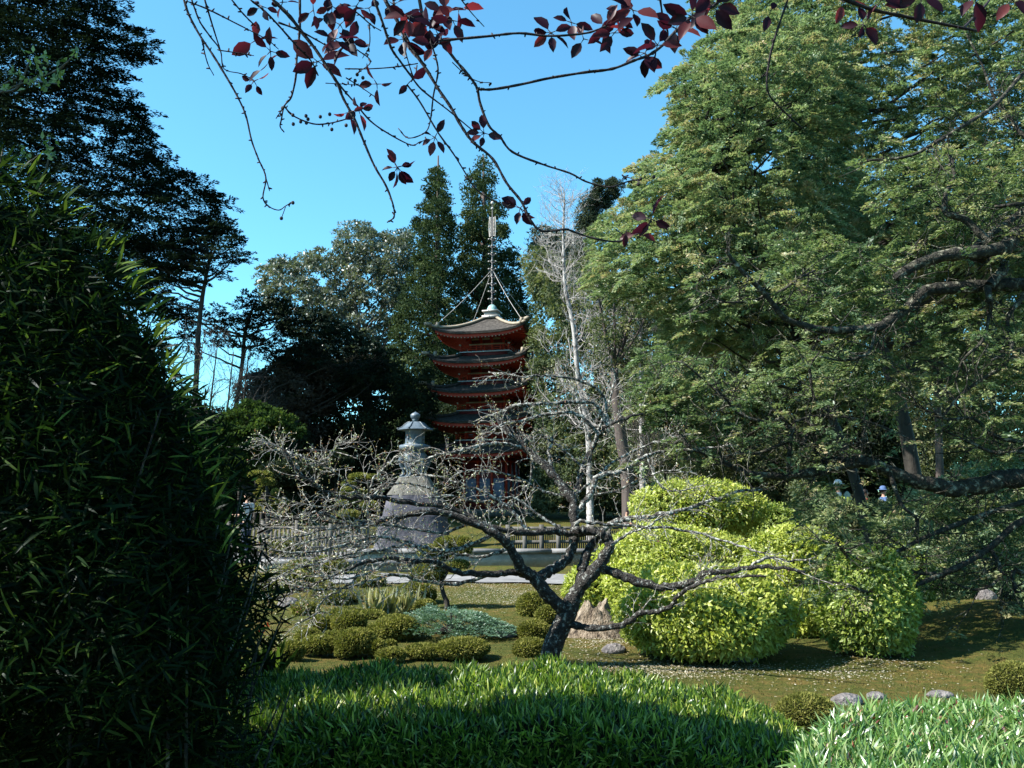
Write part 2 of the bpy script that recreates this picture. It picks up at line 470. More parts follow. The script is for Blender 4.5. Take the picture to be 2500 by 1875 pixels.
# ------------------------------------------------------------------ traced branches and crowns
def spline(pts, per=5):
    p = np.asarray(pts, float)
    if len(p) < 3:
        t = np.linspace(0, 1, per + 1)[:, None]
        return p[0] * (1 - t) + p[-1] * t
    q = np.vstack([2 * p[0] - p[1], p, 2 * p[-1] - p[-2]])
    out = []
    for i in range(1, len(q) - 2):
        t = np.linspace(0, 1, per, endpoint=False)[:, None]
        a, b, c, d = q[i - 1], q[i], q[i + 1], q[i + 2]
        out.append(.5 * ((2 * b) + (-a + c) * t + (2 * a - 5 * b + 4 * c - d) * t ** 2 + (-a + 3 * b - 3 * c + d) * t ** 3))
    out.append(p[-1:])
    return np.vstack(out)


def trace(px, d0, d1, r0, r1, per=4, wob=0.0, knob=0.0):
    """traced limb: photo points, depth from d0 to d1, radius in photo pixels; returns points, radii"""
    a = np.asarray(px, float)
    s = spline(a[:, :2], per)
    n = len(s)
    t = np.linspace(0, 1, n)
    d = d0 + (d1 - d0) * t
    if wob:
        d = d + wob * np.sin(t * 5 + a[0, 0]) * t
    pts = P(s[:, 0], s[:, 1], d)
    rad = (r0 * (1 - t) + r1 * t) * d / F
    if knob:
        rad = rad * (1 + knob * rng.normal(size=n).clip(-1.5, 2))
    return pts, rad


def in_poly(x, y, poly):
    poly = np.asarray(poly, float)
    inside = np.zeros(len(x), bool)
    j = len(poly) - 1
    for i in range(len(poly)):
        xi, yi = poly[i]; xj, yj = poly[j]
        c = ((yi > y) != (yj > y)) & (x < (xj - xi) * (y - yi) / (yj - yi + 1e-12) + xi)
        inside ^= c
        j = i
    return inside


def edge_dist(x, y, poly):
    poly = np.asarray(poly, float)
    best = np.full(len(x), 1e9)
    for i in range(len(poly)):
        a = poly[i]; b = poly[(i + 1) % len(poly)]
        ab = b - a
        t = np.clip(((x - a[0]) * ab[0] + (y - a[1]) * ab[1]) / (ab @ ab + 1e-9), 0, 1)
        best = np.minimum(best, np.hypot(x - a[0] - t * ab[0], y - a[1] - t * ab[1]))
    return best


def sample_poly(poly, n, holes=(), inset=0.0, noise=0.0, seed=0):
    a = np.asarray(poly, float)
    lo, hi = a.min(0), a.max(0)
    X, Y, E = [], [], []
    tot = 0
    for _ in range(60):
        x = rng.uniform(lo[0], hi[0], n * 2); y = rng.uniform(lo[1], hi[1], n * 2)
        k = in_poly(x, y, a)
        for h in holes:
            k &= ((x - h[0]) / h[2]) ** 2 + ((y - h[1]) / h[3]) ** 2 > 1
        x, y = x[k], y[k]
        e = edge_dist(x, y, a)
        k = e > inset
        if noise:
            q = lump(np.stack([x, y, 0 * x], -1) / noise, seed)
            k &= q > -0.75 + rng.uniform(-.25, .25, len(x))
        x, y, e = x[k], y[k], e[k]
        X.append(x); Y.append(y); E.append(e); tot += len(x)
        if tot >= n: break
    return np.concatenate(X)[:n], np.concatenate(Y)[:n], np.concatenate(E)[:n]


def crown_centres(poly, d, thick, n, R=120, **kw):
    x, y, e = sample_poly(poly, n, **kw)
    k = np.sqrt(np.clip(e / R, .02, 1))
    return P(x, y, d + rng.uniform(-1, 1, len(x)) * thick * k), x, y


def clumps(mb, C, rad, nl, L, W, rb=None, flat=.75, tmpl=(DIA_V, DIA_F), upb=.25, jit=.5, rv=.35):
    """leafy clumps: leaves on the outside of small lumps, facing outwards"""
    n = len(C)
    rad = np.broadcast_to(rad, (n,))
    if rb is None:
        rb = rng.uniform(0, 1, n)
    c = np.repeat(C, nl, 0); R = np.repeat(rad, nl)
    u = runit(n * nl); u[:, 2] += upb; u = nrm(u)
    q = u * (R * rng.uniform(.45, 1.0, n * nl))[:, None]
    q[:, 2] *= flat
    nn = nrm(u + rng.normal(size=u.shape) * jit)
    dr = nrm(np.cross(nn, runit(len(nn))) + u * .35)
    r = np.clip(np.repeat(rb, nl) * (1 - rv) + rng.uniform(0, 1, n * nl) * rv, 0, 1)
    k = rng.uniform(.6, 1.25, n * nl)
    mb.leaves(*tmpl, c + q, dr, nn, L * k, W * k, r)


def sprays(mb, base, dr, Ln, Wd, nl, L, W, rb=None, droop=.12, rise=.0, thick=.08, ang=.7, tmpl=(DIA_V, DIA_F), rv=.35):
    """tapering feathery sprays, one per base point"""
    n = len(base)
    Ln = np.broadcast_to(Ln, (n,)); Wd = np.broadcast_to(Wd, (n,))
    if rb is None:
        rb = rng.uniform(0, 1, n)
    dr = nrm(dr)
    side = nrm(np.cross(dr, np.array([0, 0, 1.0])) + 1e-6)
    upv = np.cross(side, dr)
    rep = lambda a: np.repeat(a, nl, 0)
    s = rng.uniform(0, 1, n * nl) ** .8
    lat = rng.uniform(-1, 1, n * nl) * (1 - s) ** .6
    b, d_, sd, uu, LL, WW = rep(base), rep(dr), rep(side), rep(upv), rep(Ln), rep(Wd)
    pos = b + d_ * (s * LL)[:, None] + sd * (lat * WW)[:, None] + uu * (rng.normal(size=n * nl) * thick * LL * (1.1 - s))[:, None]
    pos[:, 2] += (-droop * s ** 2 + rise * s) * LL
    ldir = d_ + sd * (np.sign(lat) * rng.uniform(.2, 1.2, n * nl) * ang)[:, None] + rng.normal(size=pos.shape) * .28
    nn = uu + rng.normal(size=pos.shape) * .55
    k = rng.uniform(.6, 1.3, n * nl)
    r = np.clip(rep(rb) * (1 - rv) + rng.uniform(0, 1, n * nl) * rv, 0, 1)
    mb.leaves(*tmpl, pos, ldir, nn, L * k, W * k, r)


def limbs_to(mb, trunk, targets, r0, r1, sides=5, sag=.15, lift=.45):
    """curved limbs from the trunk line to points of the crown"""
    trunk = np.asarray(trunk, float)
    for T in targets:
        h = np.linalg.norm(T[:2] - trunk[:, :2].mean(0))
        zt = T[2] - lift * h
        k = int(np.argmin(np.abs(trunk[:, 2] - zt)))
        A = trunk[k]
        mid = (A + T) / 2 + np.array([0, 0, -sag * h]) + rng.normal(size=3) * .06 * h
        s = np.linspace(0, 1, 8)[:, None]
        p = A * (1 - s) ** 2 + 2 * mid * s * (1 - s) + T * s ** 2
        p[1:-1] += rng.normal(size=(6, 3)) * .02 * h
        mb.tube(p, np.linspace(r0, r1, 8), sides, cap=False)


def twig(mb, a, d, L, r, lev, tips, curl=.5, kids=4, up=.0, spread=.9, rnd=None, n=6):
    pts = [a]
    d = nrm(d)
    for i in range(n - 1):
        d = nrm(d + rng.normal(size=3) * curl * .35 + np.array([0, 0, up * .12]))
        pts.append(pts[-1] + d * L / (n - 1))
    pts = np.array(pts)
    rad = np.linspace(r, r * .35, n)
    mb.tube(pts, rad, 4 if r > .004 else 3, cap=False)
    tips.append(pts[-1])
    if lev > 0:
        for k in range(kids):
            i = rng.integers(1, n - 1)
            t = nrm(pts[i + 1] - pts[i])
            dd = nrm(t * .7 + nrm(rng.normal(size=3)) * spread)
            twig(mb, pts[i], dd, L * rng.uniform(.35, .65), r * .6, lev - 1, tips, curl, max(2, kids - 1), up, spread)
    else:
        for k in range(2):
            tips.append(pts[rng.integers(2, n)])


# ------------------------------------------------------------------ pagoda
PD = 45.0
pc = P(1200, 1230, PD); pc[2] = float(ground_z(pc[0], PD))
ROT = -math.radians(16)
pag = thing('pagoda', pc, 'five-tiered vermilion pagoda with grey shingle roofs and a tall ringed spire, standing before dark conifers', 'pagoda')
PR = pag
cr_, sr_ = math.cos(ROT), math.sin(ROT)
RM = np.array([[cr_, sr_, 0], [-sr_, cr_, 0], [0, 0, 1]])
Z0 = pc[2]


def rput(mb, name, mat, root=PR, smooth=False):
    """pagoda-local mesh (z above the world zero), turned to the pagoda's heading"""
    mb.v = [(v.astype(float) @ RM - np.array([0, 0, Z0])).astype(np.float32) for v in mb.v]
    return mb.build(name, mat, root, smooth)


eave = [10.0 - 1.48 * i for i in range(5)]
rw = [2.42, 2.50, 2.58, 2.68, 2.74]
bw = [.86, .90, .95, 1.0, 1.08]


def roof_z(u, t, ze, h, lift=.32):
    """u along eave -1..1, t from eave (0) to top (1)"""
    return ze + h * (t ** 1.55) + lift * (np.abs(u) ** 3.2) * (1 - t) ** 2


def roof(i):
    ze = eave[i]; W = rw[i]
    top = i == 0
    h = 1.12 if top else .62
    win = .20 if top else bw[i - 1] + .12
    mb = MB(); under = MB(); fas = MB(); raf = under; tip = MB(); tips_ = []
    U = np.linspace(-1, 1, 21); T = np.linspace(0, 1, 9)
    for s in range(4):
        a = s * math.pi / 2
        c_, s_ = math.cos(a), math.sin(a)
        R = np.array([[c_, s_, 0], [-s_, c_, 0], [0, 0, 1]])
        u, t = np.meshgrid(U, T)
        hw = W + (win - W) * t
        V = np.stack([u * hw, -hw, roof_z(u, t, ze, h)], -1) @ R
        n = len(U)
        q = np.array([(r * n + k, r * n + k + 1, (r + 1) * n + k + 1, (r + 1) * n + k) for r in range(len(T) - 1) for k in range(n - 1)])
        mb.add(V, q)
        # thick shingle edge
        e0 = np.stack([U * W, 0 * U - W, roof_z(U, 0, ze, h)], -1)
        e1 = e0 - np.array([0, 0, .11]); e1[:, :2] *= .985
        e2 = e1.copy(); e2[:, :2] *= .95
        e3 = e2 - np.array([0, 0, .14])
        strip = lambda A, B: (np.vstack([A, B]) @ R, [(k, n + k, n + k + 1, k + 1) for k in range(n - 1)])
        mb.add(*strip(e0, e1)); mb.add(*strip(e1, e2 + [0, 0, .002]))
        fas.add(*strip(e2, e3))
        # underside boards slope up to the body
        e4 = e3.copy(); e4[:, :2] = e3[:, :2] * .985
        bwid = bw[i] * 1.02
        e5 = np.stack([U * bwid, 0 * U - bwid, 0 * U + ze + .06], -1)
        under.add(*strip(e3, e4)); under.add(*strip(e4 + [0, 0, .05], e5))
        # rafters with pale ends
        m = 25
        for k in range(m):
            uu = -0.95 + 1.9 * k / (m - 1)
            zz = roof_z(np.array(uu), 0, ze, h) - .25
            p0 = np.array([uu * W * .93, -W * .925, zz - .02])
            p1 = np.array([uu * bw[i] * 1.6, -bw[i] * 1.15, ze - .04])
            d_ = p1 - p0
            q = np.array([p0 + [-.028, 0, -.03], p0 + [.028, 0, -.03], p0 + [.028, 0, .03], p0 + [-.028, 0, .03],
                          p1 + [-.028, 0, -.03], p1 + [.028, 0, -.03], p1 + [.028, 0, .03], p1 + [-.028, 0, .03]]) @ R
            raf.add(q, [(0, 1, 2, 3), (0, 4, 5, 1), (3, 2, 6, 7), (0, 3, 7, 4), (1, 5, 6, 2)])
            b_ = (p0 + [0, -.006, 0])
            q = np.array([b_ + [-.03, 0, -.032], b_ + [.03, 0, -.032], b_ + [.03, 0, .032], b_ + [-.03, 0, .032]]) @ R
            if s == 0 and i < 4:
                tips_.append(MB().add(q, [(0, 1, 2, 3)]))
            else:
                tip.add(q, [(0, 1, 2, 3)])
    ro = rput(mb, 'roof', M['shingle'])
    rput(fas, 'fascia', M['red'], ro); rput(under, 'soffit', M['red'], ro)
    obj_tag(rput(tip, 'rafter_tips', M['cream'], ro), kind='stuff')
    for q in tips_:
        rput(q, 'rafter_tip', M['cream'], ro)
    for s in range(4):
        a = s * math.pi / 2 + math.pi / 4
        dx, dy = math.cos(a) * math.sqrt(2), math.sin(a) * math.sqrt(2)
        t = np.linspace(-.045, 1, 12)
        hw = W + (win - W) * t
        zz = roof_z(np.ones(12), np.clip(t, 0, 1), ze, h) + .07
        zz[0] += .02
        hr = MB().tube(np.stack([dx * hw, dy * hw, zz], -1), np.full(12, .085), 4)
        rput(hr, 'hip_ridge', M['ridge'] if top else M['shingle'], ro)
        k = W * .90
        orn = MB().box((dx * k, dy * k, ze + .32 + .14), (.17, .17, .26), a, taper=.7)
        orn.box((dx * W * 1.05, dy * W * 1.05, ze + .46), (.34, .17, .14), a)
        rput(orn, 'ridge_ornament', M['ridge'], ro)
    return ro


for i in range(5):
    roof(i)
for i in range(5):
    zt = eave[i] + .04
    zb = eave[i + 1] + .62 if i < 4 else Z0 + .35
    b = bw[i]
    body = MB().box((0, 0, (zt + zb) / 2), (2 * b, 2 * b, zt - zb))
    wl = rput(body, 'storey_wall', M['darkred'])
    pst = []; pan = []; beam = []; brk = []
    for s in range(4):
        a = s * math.pi / 2; c_, s_ = math.cos(a), math.sin(a)
        R = np.array([[c_, s_, 0], [-s_, c_, 0], [0, 0, 1]])
        def rb(mb_, x, y, z, sx, sy, sz):
            t_ = MB().box((x, y, z), (sx, sy, sz)); mb_.append(MB().add(t_.v[0] @ R, t_.f[0]))
        for x in (-b, -b / 3, b / 3):
            rb(pst, x, -b - .02, (zt + zb) / 2, .11, .10, zt - zb - .02)
        rb(beam, 0, -b - .05, zt - .16, 2 * b + .2, .12, .11)
        rb(beam, 0, -b - .04, zt - .44, 2 * b + .1, .09, .07)
        for x in (-b, -b / 3, b / 3, b):
            rb(brk, x, -b - .17, zt - .09, .34, .30, .10)
            rb(brk, x, -b - .14, zt - .20, .14, .22, .12)
        if i == 4:
            for x in (-2 * b / 3, 2 * b / 3, 0):
                rb(pan, x, -b - .025, zb + .95, b * .5, .03, 1.1)
        else:
            for x in np.linspace(-b * .75, b * .75, 4):
                rb(pan, x, -b - .025, zt - .60 if i == 3 else zb + .1, b * .3, .03, .13)
    for lst, nm_, mt_ in ((pst, 'post', 'red'), (beam, 'beam', 'cream' if i < 4 else 'red'), (brk, 'bracket', 'red'), (pan, 'wall_panel', 'lilac')):
        for q in lst:
            rput(q, nm_, M[mt_], wl)
    if i < 4:
        B = bw[i] + .42
        zf = zb + .02
        deck = MB()
        for s in range(4):
            a = s * math.pi / 2; c_, s_ = math.cos(a), math.sin(a)
            R = np.array([[c_, s_, 0], [-s_, c_, 0], [0, 0, 1]])
            t_ = MB().box((0, -B + .2, zf - .13), (2 * B - .02, .38, .22)); deck.add(t_.v[0] @ R, t_.f[0])
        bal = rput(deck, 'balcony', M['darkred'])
        rim = MB(); rail = MB(); cap = MB()
        for s in range(4):
            a = s * math.pi / 2; c_, s_ = math.cos(a), math.sin(a)
            R = np.array([[c_, s_, 0], [-s_, c_, 0], [0, 0, 1]])
            def rb(mb_, x, y, z, sx, sy, sz):
                t_ = MB().box((x, y, z), (sx, sy, sz)); mb_.add(t_.v[0] @ R, t_.f[0])
            rb(rim, 0, -B - .02, zf + .005, 2 * B + .06, .06, .055)
            for z in (.12, .22, .32):
                rb(rail, 0, -B, zf + z, 2 * B + (.25 if z > .3 else .05), .035, .03)
            for x in np.linspace(-B * .99, B * .66, 6):
                rb(rail, x, -B, zf + .17, .05, .05, .32)
            rb(cap, -B, -B, zf + .37, .09, .09, .10)
        rput(rim, 'balcony_edge', M['white'], bal); rput(rail, 'railing', M['red'], bal); rput(cap, 'post_caps', M['palemetal'], bal)
base = MB().box((0, 0, Z0 + .17), (3.4, 3.4, .36))
rput(base, 'stone_base', M['stone'])
# spire
zs = eave[0] + 1.12
fb = rput(MB().box((0, 0, zs + .02), (.86, .86, .12)).box((0, 0, zs + .18), (.66, .66, .20)).box((0, 0, zs + .32), (.84, .84, .07)), 'spire_base', M['palemetal'])
rput(MB().lathe([(0.0, zs + .72), (.10, zs + .70), (.20, zs + .62), (.26, zs + .48), (.28, zs + .36), (.30, zs + .355)], sides=20), 'dome', M['copper'], fb, True)
ztop = 17.3
mast = rput(MB().tube([(0, 0, zs + .6), (0, 0, 15.0), (0, 0, ztop)], [.05, .04, .025], 8), 'mast', M['darkmetal'])
for k in range(9):
    z = zs + 1.0 + k * .40
    rg = MB()
    rg.tube([(math.cos(t) * .17, math.sin(t) * .17, z) for t in np.linspace(0, TAU, 17)], .022, 4, cap=False)
    for a in (0, TAU / 4):
        rg.box((0, 0, z), (.34, .02, .03), a)
    rput(rg, 'ring', M['darkmetal'], mast)
    bl = MB()
    for t in np.arange(4) * TAU / 4 + .2:
        bl.blob((math.cos(t) * .18, math.sin(t) * .18, z + .02), (.05, .05, .04), 6)
    rput(bl, 'ring_knobs', M['palemetal'], mast, True)
fl = MB()
for s in (-1, 1):
    for k in range(14):
        z = zs + 4.4 + k * .075
        fl.box((s * .10 + .0, 0, z), (.10, .015, .035), 0, ry=s * .5)
    fl.tube([(s * .15, 0, zs + 4.35), (s * .19, 0, zs + 4.9), (s * .15, 0, zs + 5.45)], .018, 4)
rput(fl, 'flame_plates', M['palemetal'], mast)
rput(MB().blob((0, 0, ztop - .3), (.07, .07, .07), 8).blob((0, 0, ztop), (.09, .09, .10), 8), 'jewel', M['palemetal'], mast, True)
zc = zs + 2.6
for s in range(4):
    a = s * math.pi / 2 + math.pi / 4
    W = rw[0] * .93 * math.sqrt(2)
    A = np.array([0, 0, zc]); B = np.array([math.cos(a) * W, math.sin(a) * W, eave[0] + .42])
    t = np.linspace(0, 1, 12)[:, None]
    p = A * (1 - t) + B * t; p[:, 2] -= .12 * np.sin(t[:, 0] * math.pi)
    rput(MB().tube(p, .013, 4), 'guy_chain', M['palemetal'])

# ------------------------------------------------------------------ bronze lantern on stone pedestal
LD = 28.0
lc = P(1012, 1165.5, LD)
uq = LD / F / 8.294
lz = lambda y: (1540 - y) * uq
lan = thing('stone_lantern', lc, 'tall weathered bronze lantern with flared roof and ball finial on a stone pedestal', 'lantern')
HX = .25
lb = MB().lathe([(0, lz(1530)), (300 * uq, lz(1530)), (300 * uq, lz(1560))], sides=6, rot=HX)
lb.v = [v for v in lb.v]
hexl = lambda pr, sides=6, rot=HX: MB().lathe([(r * uq, lz(y)) for r, y in pr], sides=sides, rot=rot)
hexl([(0, 1528), (310, 1528), (320, 1545)]).build('foot_plate', M['bronze'], lan)
hexl([(0, 1255), (230, 1250), (262, 1190), (255, 1110), (215, 1050), (200, 1030)]).build('shoulder', M['bronze'], lan)
for k in range(6):
    a = HX + k * TAU / 6
    r_ = np.array([235, 280, 265, 225, 215, 235, 290]) * uq
    zz = [lz(y) for y in (1130, 1210, 1300, 1390, 1460, 1500, 1522)]
    MB().tube([(math.cos(a) * q, math.sin(a) * q, z) for q, z in zip(r_, zz)], np.array([70, 62, 42, 27, 25, 32, 30]) * uq, 8).build('leg', M['bronze'], lan, True)
hexl([(200, 1035), (235, 1000), (318, 965), (322, 905), (280, 885), (0, 880)]).build('platform', M['bronze'], lan)
ch = hexl([(232, 900), (232, 872), (200, 865), (200, 845), (195, 640), (215, 615), (215, 590)]).build('fire_chamber', M['bronze'], lan)
for k in range(6):
    a = HX + (k + .5) * TAU / 6
    rr_ = 195 * uq * math.cos(TAU / 12)
    t = np.linspace(0, TAU, 13)
    c_ = np.array([math.cos(a) * (rr_ + .004), math.sin(a) * (rr_ + .004), lz(750)])
    e = np.array([-math.sin(a), math.cos(a), 0])
    mbq = MB().tube([c_ + e * math.cos(q) * 52 * uq + np.array([0, 0, math.sin(q) * 62 * uq]) for q in t], 7 * uq, 4, cap=False)
    mbq.build('window_ring', M['bronze'], ch)
    MB().blob(c_, (34 * uq, 34 * uq, 40 * uq), 7).build('window_emblem', M['bronze'], ch, True)
rf = MB()
pr = [(360, 575), (365, 590), (330, 560), (270, 530), (215, 480), (170, 440), (110, 425), (90, 415), (0, 412)]
rf = hexl(pr)
lro = rf.build('roof', M['bronze'], lan)
for k in range(6):
    a = HX + k * TAU / 6
    MB().tube([(math.cos(a) * r * uq, math.sin(a) * r * uq, lz(y) + .005) for r, y in ((110, 425), (170, 440), (215, 480), (270, 530), (335, 560), (372, 562))], 12 * uq, 5).build('roof_rib', M['bronze'], lro)
hexl([(0, 412), (62, 410), (50, 390), (70, 372), (60, 365), (0, 362)], 16).build('finial_neck', M['bronze'], lan, True)
hexl([(0, 385), (62, 370), (100, 315), (98, 270), (60, 240), (18, 222), (0, 205)], 20).build('finial_ball', M['bronze'], lan, True)

pdz = lc[2]
gz = float(ground_z(lc[0], LD))
pb = lc.copy(); pb[2] = gz
ped = thing('stone_pedestal', pb, 'stepped stone pedestal of sloping slabs carrying the lantern', 'pedestal')
h = pdz - gz
def frus(z0, z1, a0, a1, b0=None, b1=None, seed=1):
    b0 = b0 or a0; b1 = b1 or a1
    m = MB()
    T = np.linspace(0, 1, 7); th = np.arange(32) * TAU / 32
    sq = lambda t: np.stack([np.sign(np.cos(t)) * np.abs(np.cos(t)) ** .35, np.sign(np.sin(t)) * np.abs(np.sin(t)) ** .35], -1)
    V = []
    for t in T:
        p2 = sq(th) * np.array([a0 + (a1 - a0) * t, b0 + (b1 - b0) * t])
        q = np.c_[p2, np.full(32, z0 + (z1 - z0) * t)]
        V.append(q)
    V = np.array(V); V[..., :2] *= (1 + .03 * lump(V.reshape(-1, 3) * 1.5, seed).reshape(V.shape[:2]))[..., None]
    i = np.arange(6)[:, None] * 32; j = np.arange(32)[None]; k = (j + 1) % 32
    m.add(V, np.stack([i + j, i + k, i + 32 + k, i + 32 + j], -1).reshape(-1, 4))
    m.add(V[-1], [tuple(range(32))] if False else np.stack([np.full(30, 0), np.arange(1, 31), np.arange(2, 32)], -1))
    return m
frus(h - .55, h, .80, .46, seed=3).build('top_stone', M['stone'], ped)
frus(h - 1.2, h - .56, 0.95, .80, seed=5).build('middle_slab', M['slab'], ped)
frus(-.1, h - 1.21, 1.15, 1.0, seed=8).build('base_slab', M['slab'], ped)

# ------------------------------------------------------------------ low wall, fences
def wall_line(name, x0, x1, y, z0, hgt, label, cat):
    c = ((x0 + x1) / 2, y, z0)
    w_ = thing(name, c, label, cat)
    L = x1 - x0
    mb = MB().box((0, 0, hgt / 2), (L, .3, hgt)); mb.build('wall_body', M['coping'], w_)
    cp_ = MB()
    n = int(L / 1.1)
    for k in range(n):
        cp_.box((-L / 2 + (k + .5) * L / n, 0, hgt + .045), (L / n - .015, .42, .09), 0, rng.uniform(.3, .7))
    cp_.build('coping', M['concrete'], w_)
    return w_
wall_line('low_wall', float(P(850, 1340, 21.6)[0]), float(P(1470, 1340, 21.6)[0]), 21.6, .10, .34,
          'long low stone wall with pale coping beyond the pale path', 'wall')
wall_line('low_wall', float(P(640, 1340, 20)[0]), float(P(1010, 1340, 20)[0]), 20.0, .10, .18,
          'shorter stone kerb wall with pale coping, in front of the long wall on its left', 'wall')

def picket(name, A, B, hgt, n, mat, label, rails=(.3, .85), post_every=8, w_=.05):
    A = np.array(A, float); B = np.array(B, float)
    r_ = thing(name, (A + B) / 2, label, 'fence')
    d_ = B - A; L = np.linalg.norm(d_[:2]); rz = math.atan2(d_[1], d_[0])
    sl_ = MB()
    for k in range(n):
        p = A + d_ * k / (n - 1)
        sl_.box(p + [0, 0, hgt * .45], (w_, .03, hgt * .9), rz, rng.uniform(.2, .8))
    put(sl_, 'slats', mat, r_)
    for f in rails:
        mb = MB().box((A + B) / 2 + [0, 0, hgt * f], (L, .07, .07), rz); put(mb, 'rail', M['wood'], r_)
    for k in range(0, n, post_every):
        p = A + d_ * k / (n - 1)
        put(MB().box(p + [0, 0, hgt / 2 + .03], (.11, .11, hgt + .06), rz), 'post', M['wood'], r_)
    return r_
def gp(px, d):
    q = P(px, 1230, d); q[2] = float(ground_z(q[0], d)); return q
picket('picket_fence', gp(560, 24), gp(900, 24.6), .95, 34, M['wood'], 'low weathered picket fence at left, beside the person in white shirt', w_=.07)
picket('slatted_fence', gp(1240, 22.2), gp(1540, 22.4), .9, 60, M['darkwood'], 'dark slatted fence with pale rails behind the cherry tree', rails=(.15, .6, .97), w_=.03)


# ------------------------------------------------------------------ mounds
def seat(py, ry, k=.72):
    """distance at which a mound centred on photo row py rests on the ground"""
    t = math.tan(math.atan((py - CY) / F) - PITCH)
    d = 10.0
    for _ in range(12):
        d = (1.6 - float(ground_z(0, d))) / (t + k * ry / F)
    return d


def mound(name, px, py, rx, ry, d, mat, label, cat, n=1500, L=.03, W=.012, amp=.05, seed=0, depth=None, group=None,
          tmpl=(DIA_V, DIA_F), out=.8, floor=None, stem=True, up=0.0, core=.93, rv=.45, freq=1.0, part='foliage', dens=1.0, lay=.16):
    c = P(px, py, d)
    a, b = S(rx, d), S(ry, d)
    dp = depth or a * .9
    root = thing(name, (c[0], c[1], float(ground_z(c[0], c[1])) if floor is None else floor), label, cat, group)
    n = int(n * dens)
    u = runit(int(n * 1.35)); u = u[u[:, 2] > -.75][:n]
    k = 1 + amp * lump(u * freq, seed)
    nn = nrm(u / np.array([a, dp, b]))
    lay_ = rng.uniform(-lay, .03, len(u))
    pos = c + u * np.array([a, dp, b]) * (k + lay_)[:, None]
    g = ground_z(pos[:, 0], pos[:, 1]) + .01
    pos[:, 2] = np.maximum(pos[:, 2], g)
    ld = nrm(nn * out + rng.normal(size=nn.shape) * .55 + np.array([0, 0, up]))
    ln = nrm(nn + rng.normal(size=nn.shape) * .6)
    fr = .5 + .5 * lump(u * 2.2 + 5, seed + 50)
    r = np.clip(fr * (1 - rv) + rng.uniform(0, 1, len(u)) * rv, 0, 1)
    mb = MB(); s_ = rng.uniform(.7, 1.3, len(u))
    mb.leaves(*tmpl, pos, ld, ln, L * s_, W * s_, r)
    put(mb, part, mat, root)
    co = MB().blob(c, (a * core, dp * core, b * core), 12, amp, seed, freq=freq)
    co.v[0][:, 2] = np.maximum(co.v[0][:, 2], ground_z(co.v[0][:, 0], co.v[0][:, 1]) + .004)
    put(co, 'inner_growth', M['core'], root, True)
    gz_ = float(ground_z(c[0], c[1])) - .03
    if stem and c[2] - b * .6 > gz_ + .02:
        st = MB()
        for q in range(3):
            e = rng.normal(size=3) * a * .12; e[2] = 0
            st.tube([(c[0] + e[0] * 1.5, c[1], gz_), (c[0] + e[0] * .4 + .02, c[1], (gz_ + c[2]) / 2), (c[0] + e[0] * 3, c[1], c[2])], [.03, .022, .015], 6)
        put(st, 'stem', M['bark_dark'], root)
    return root


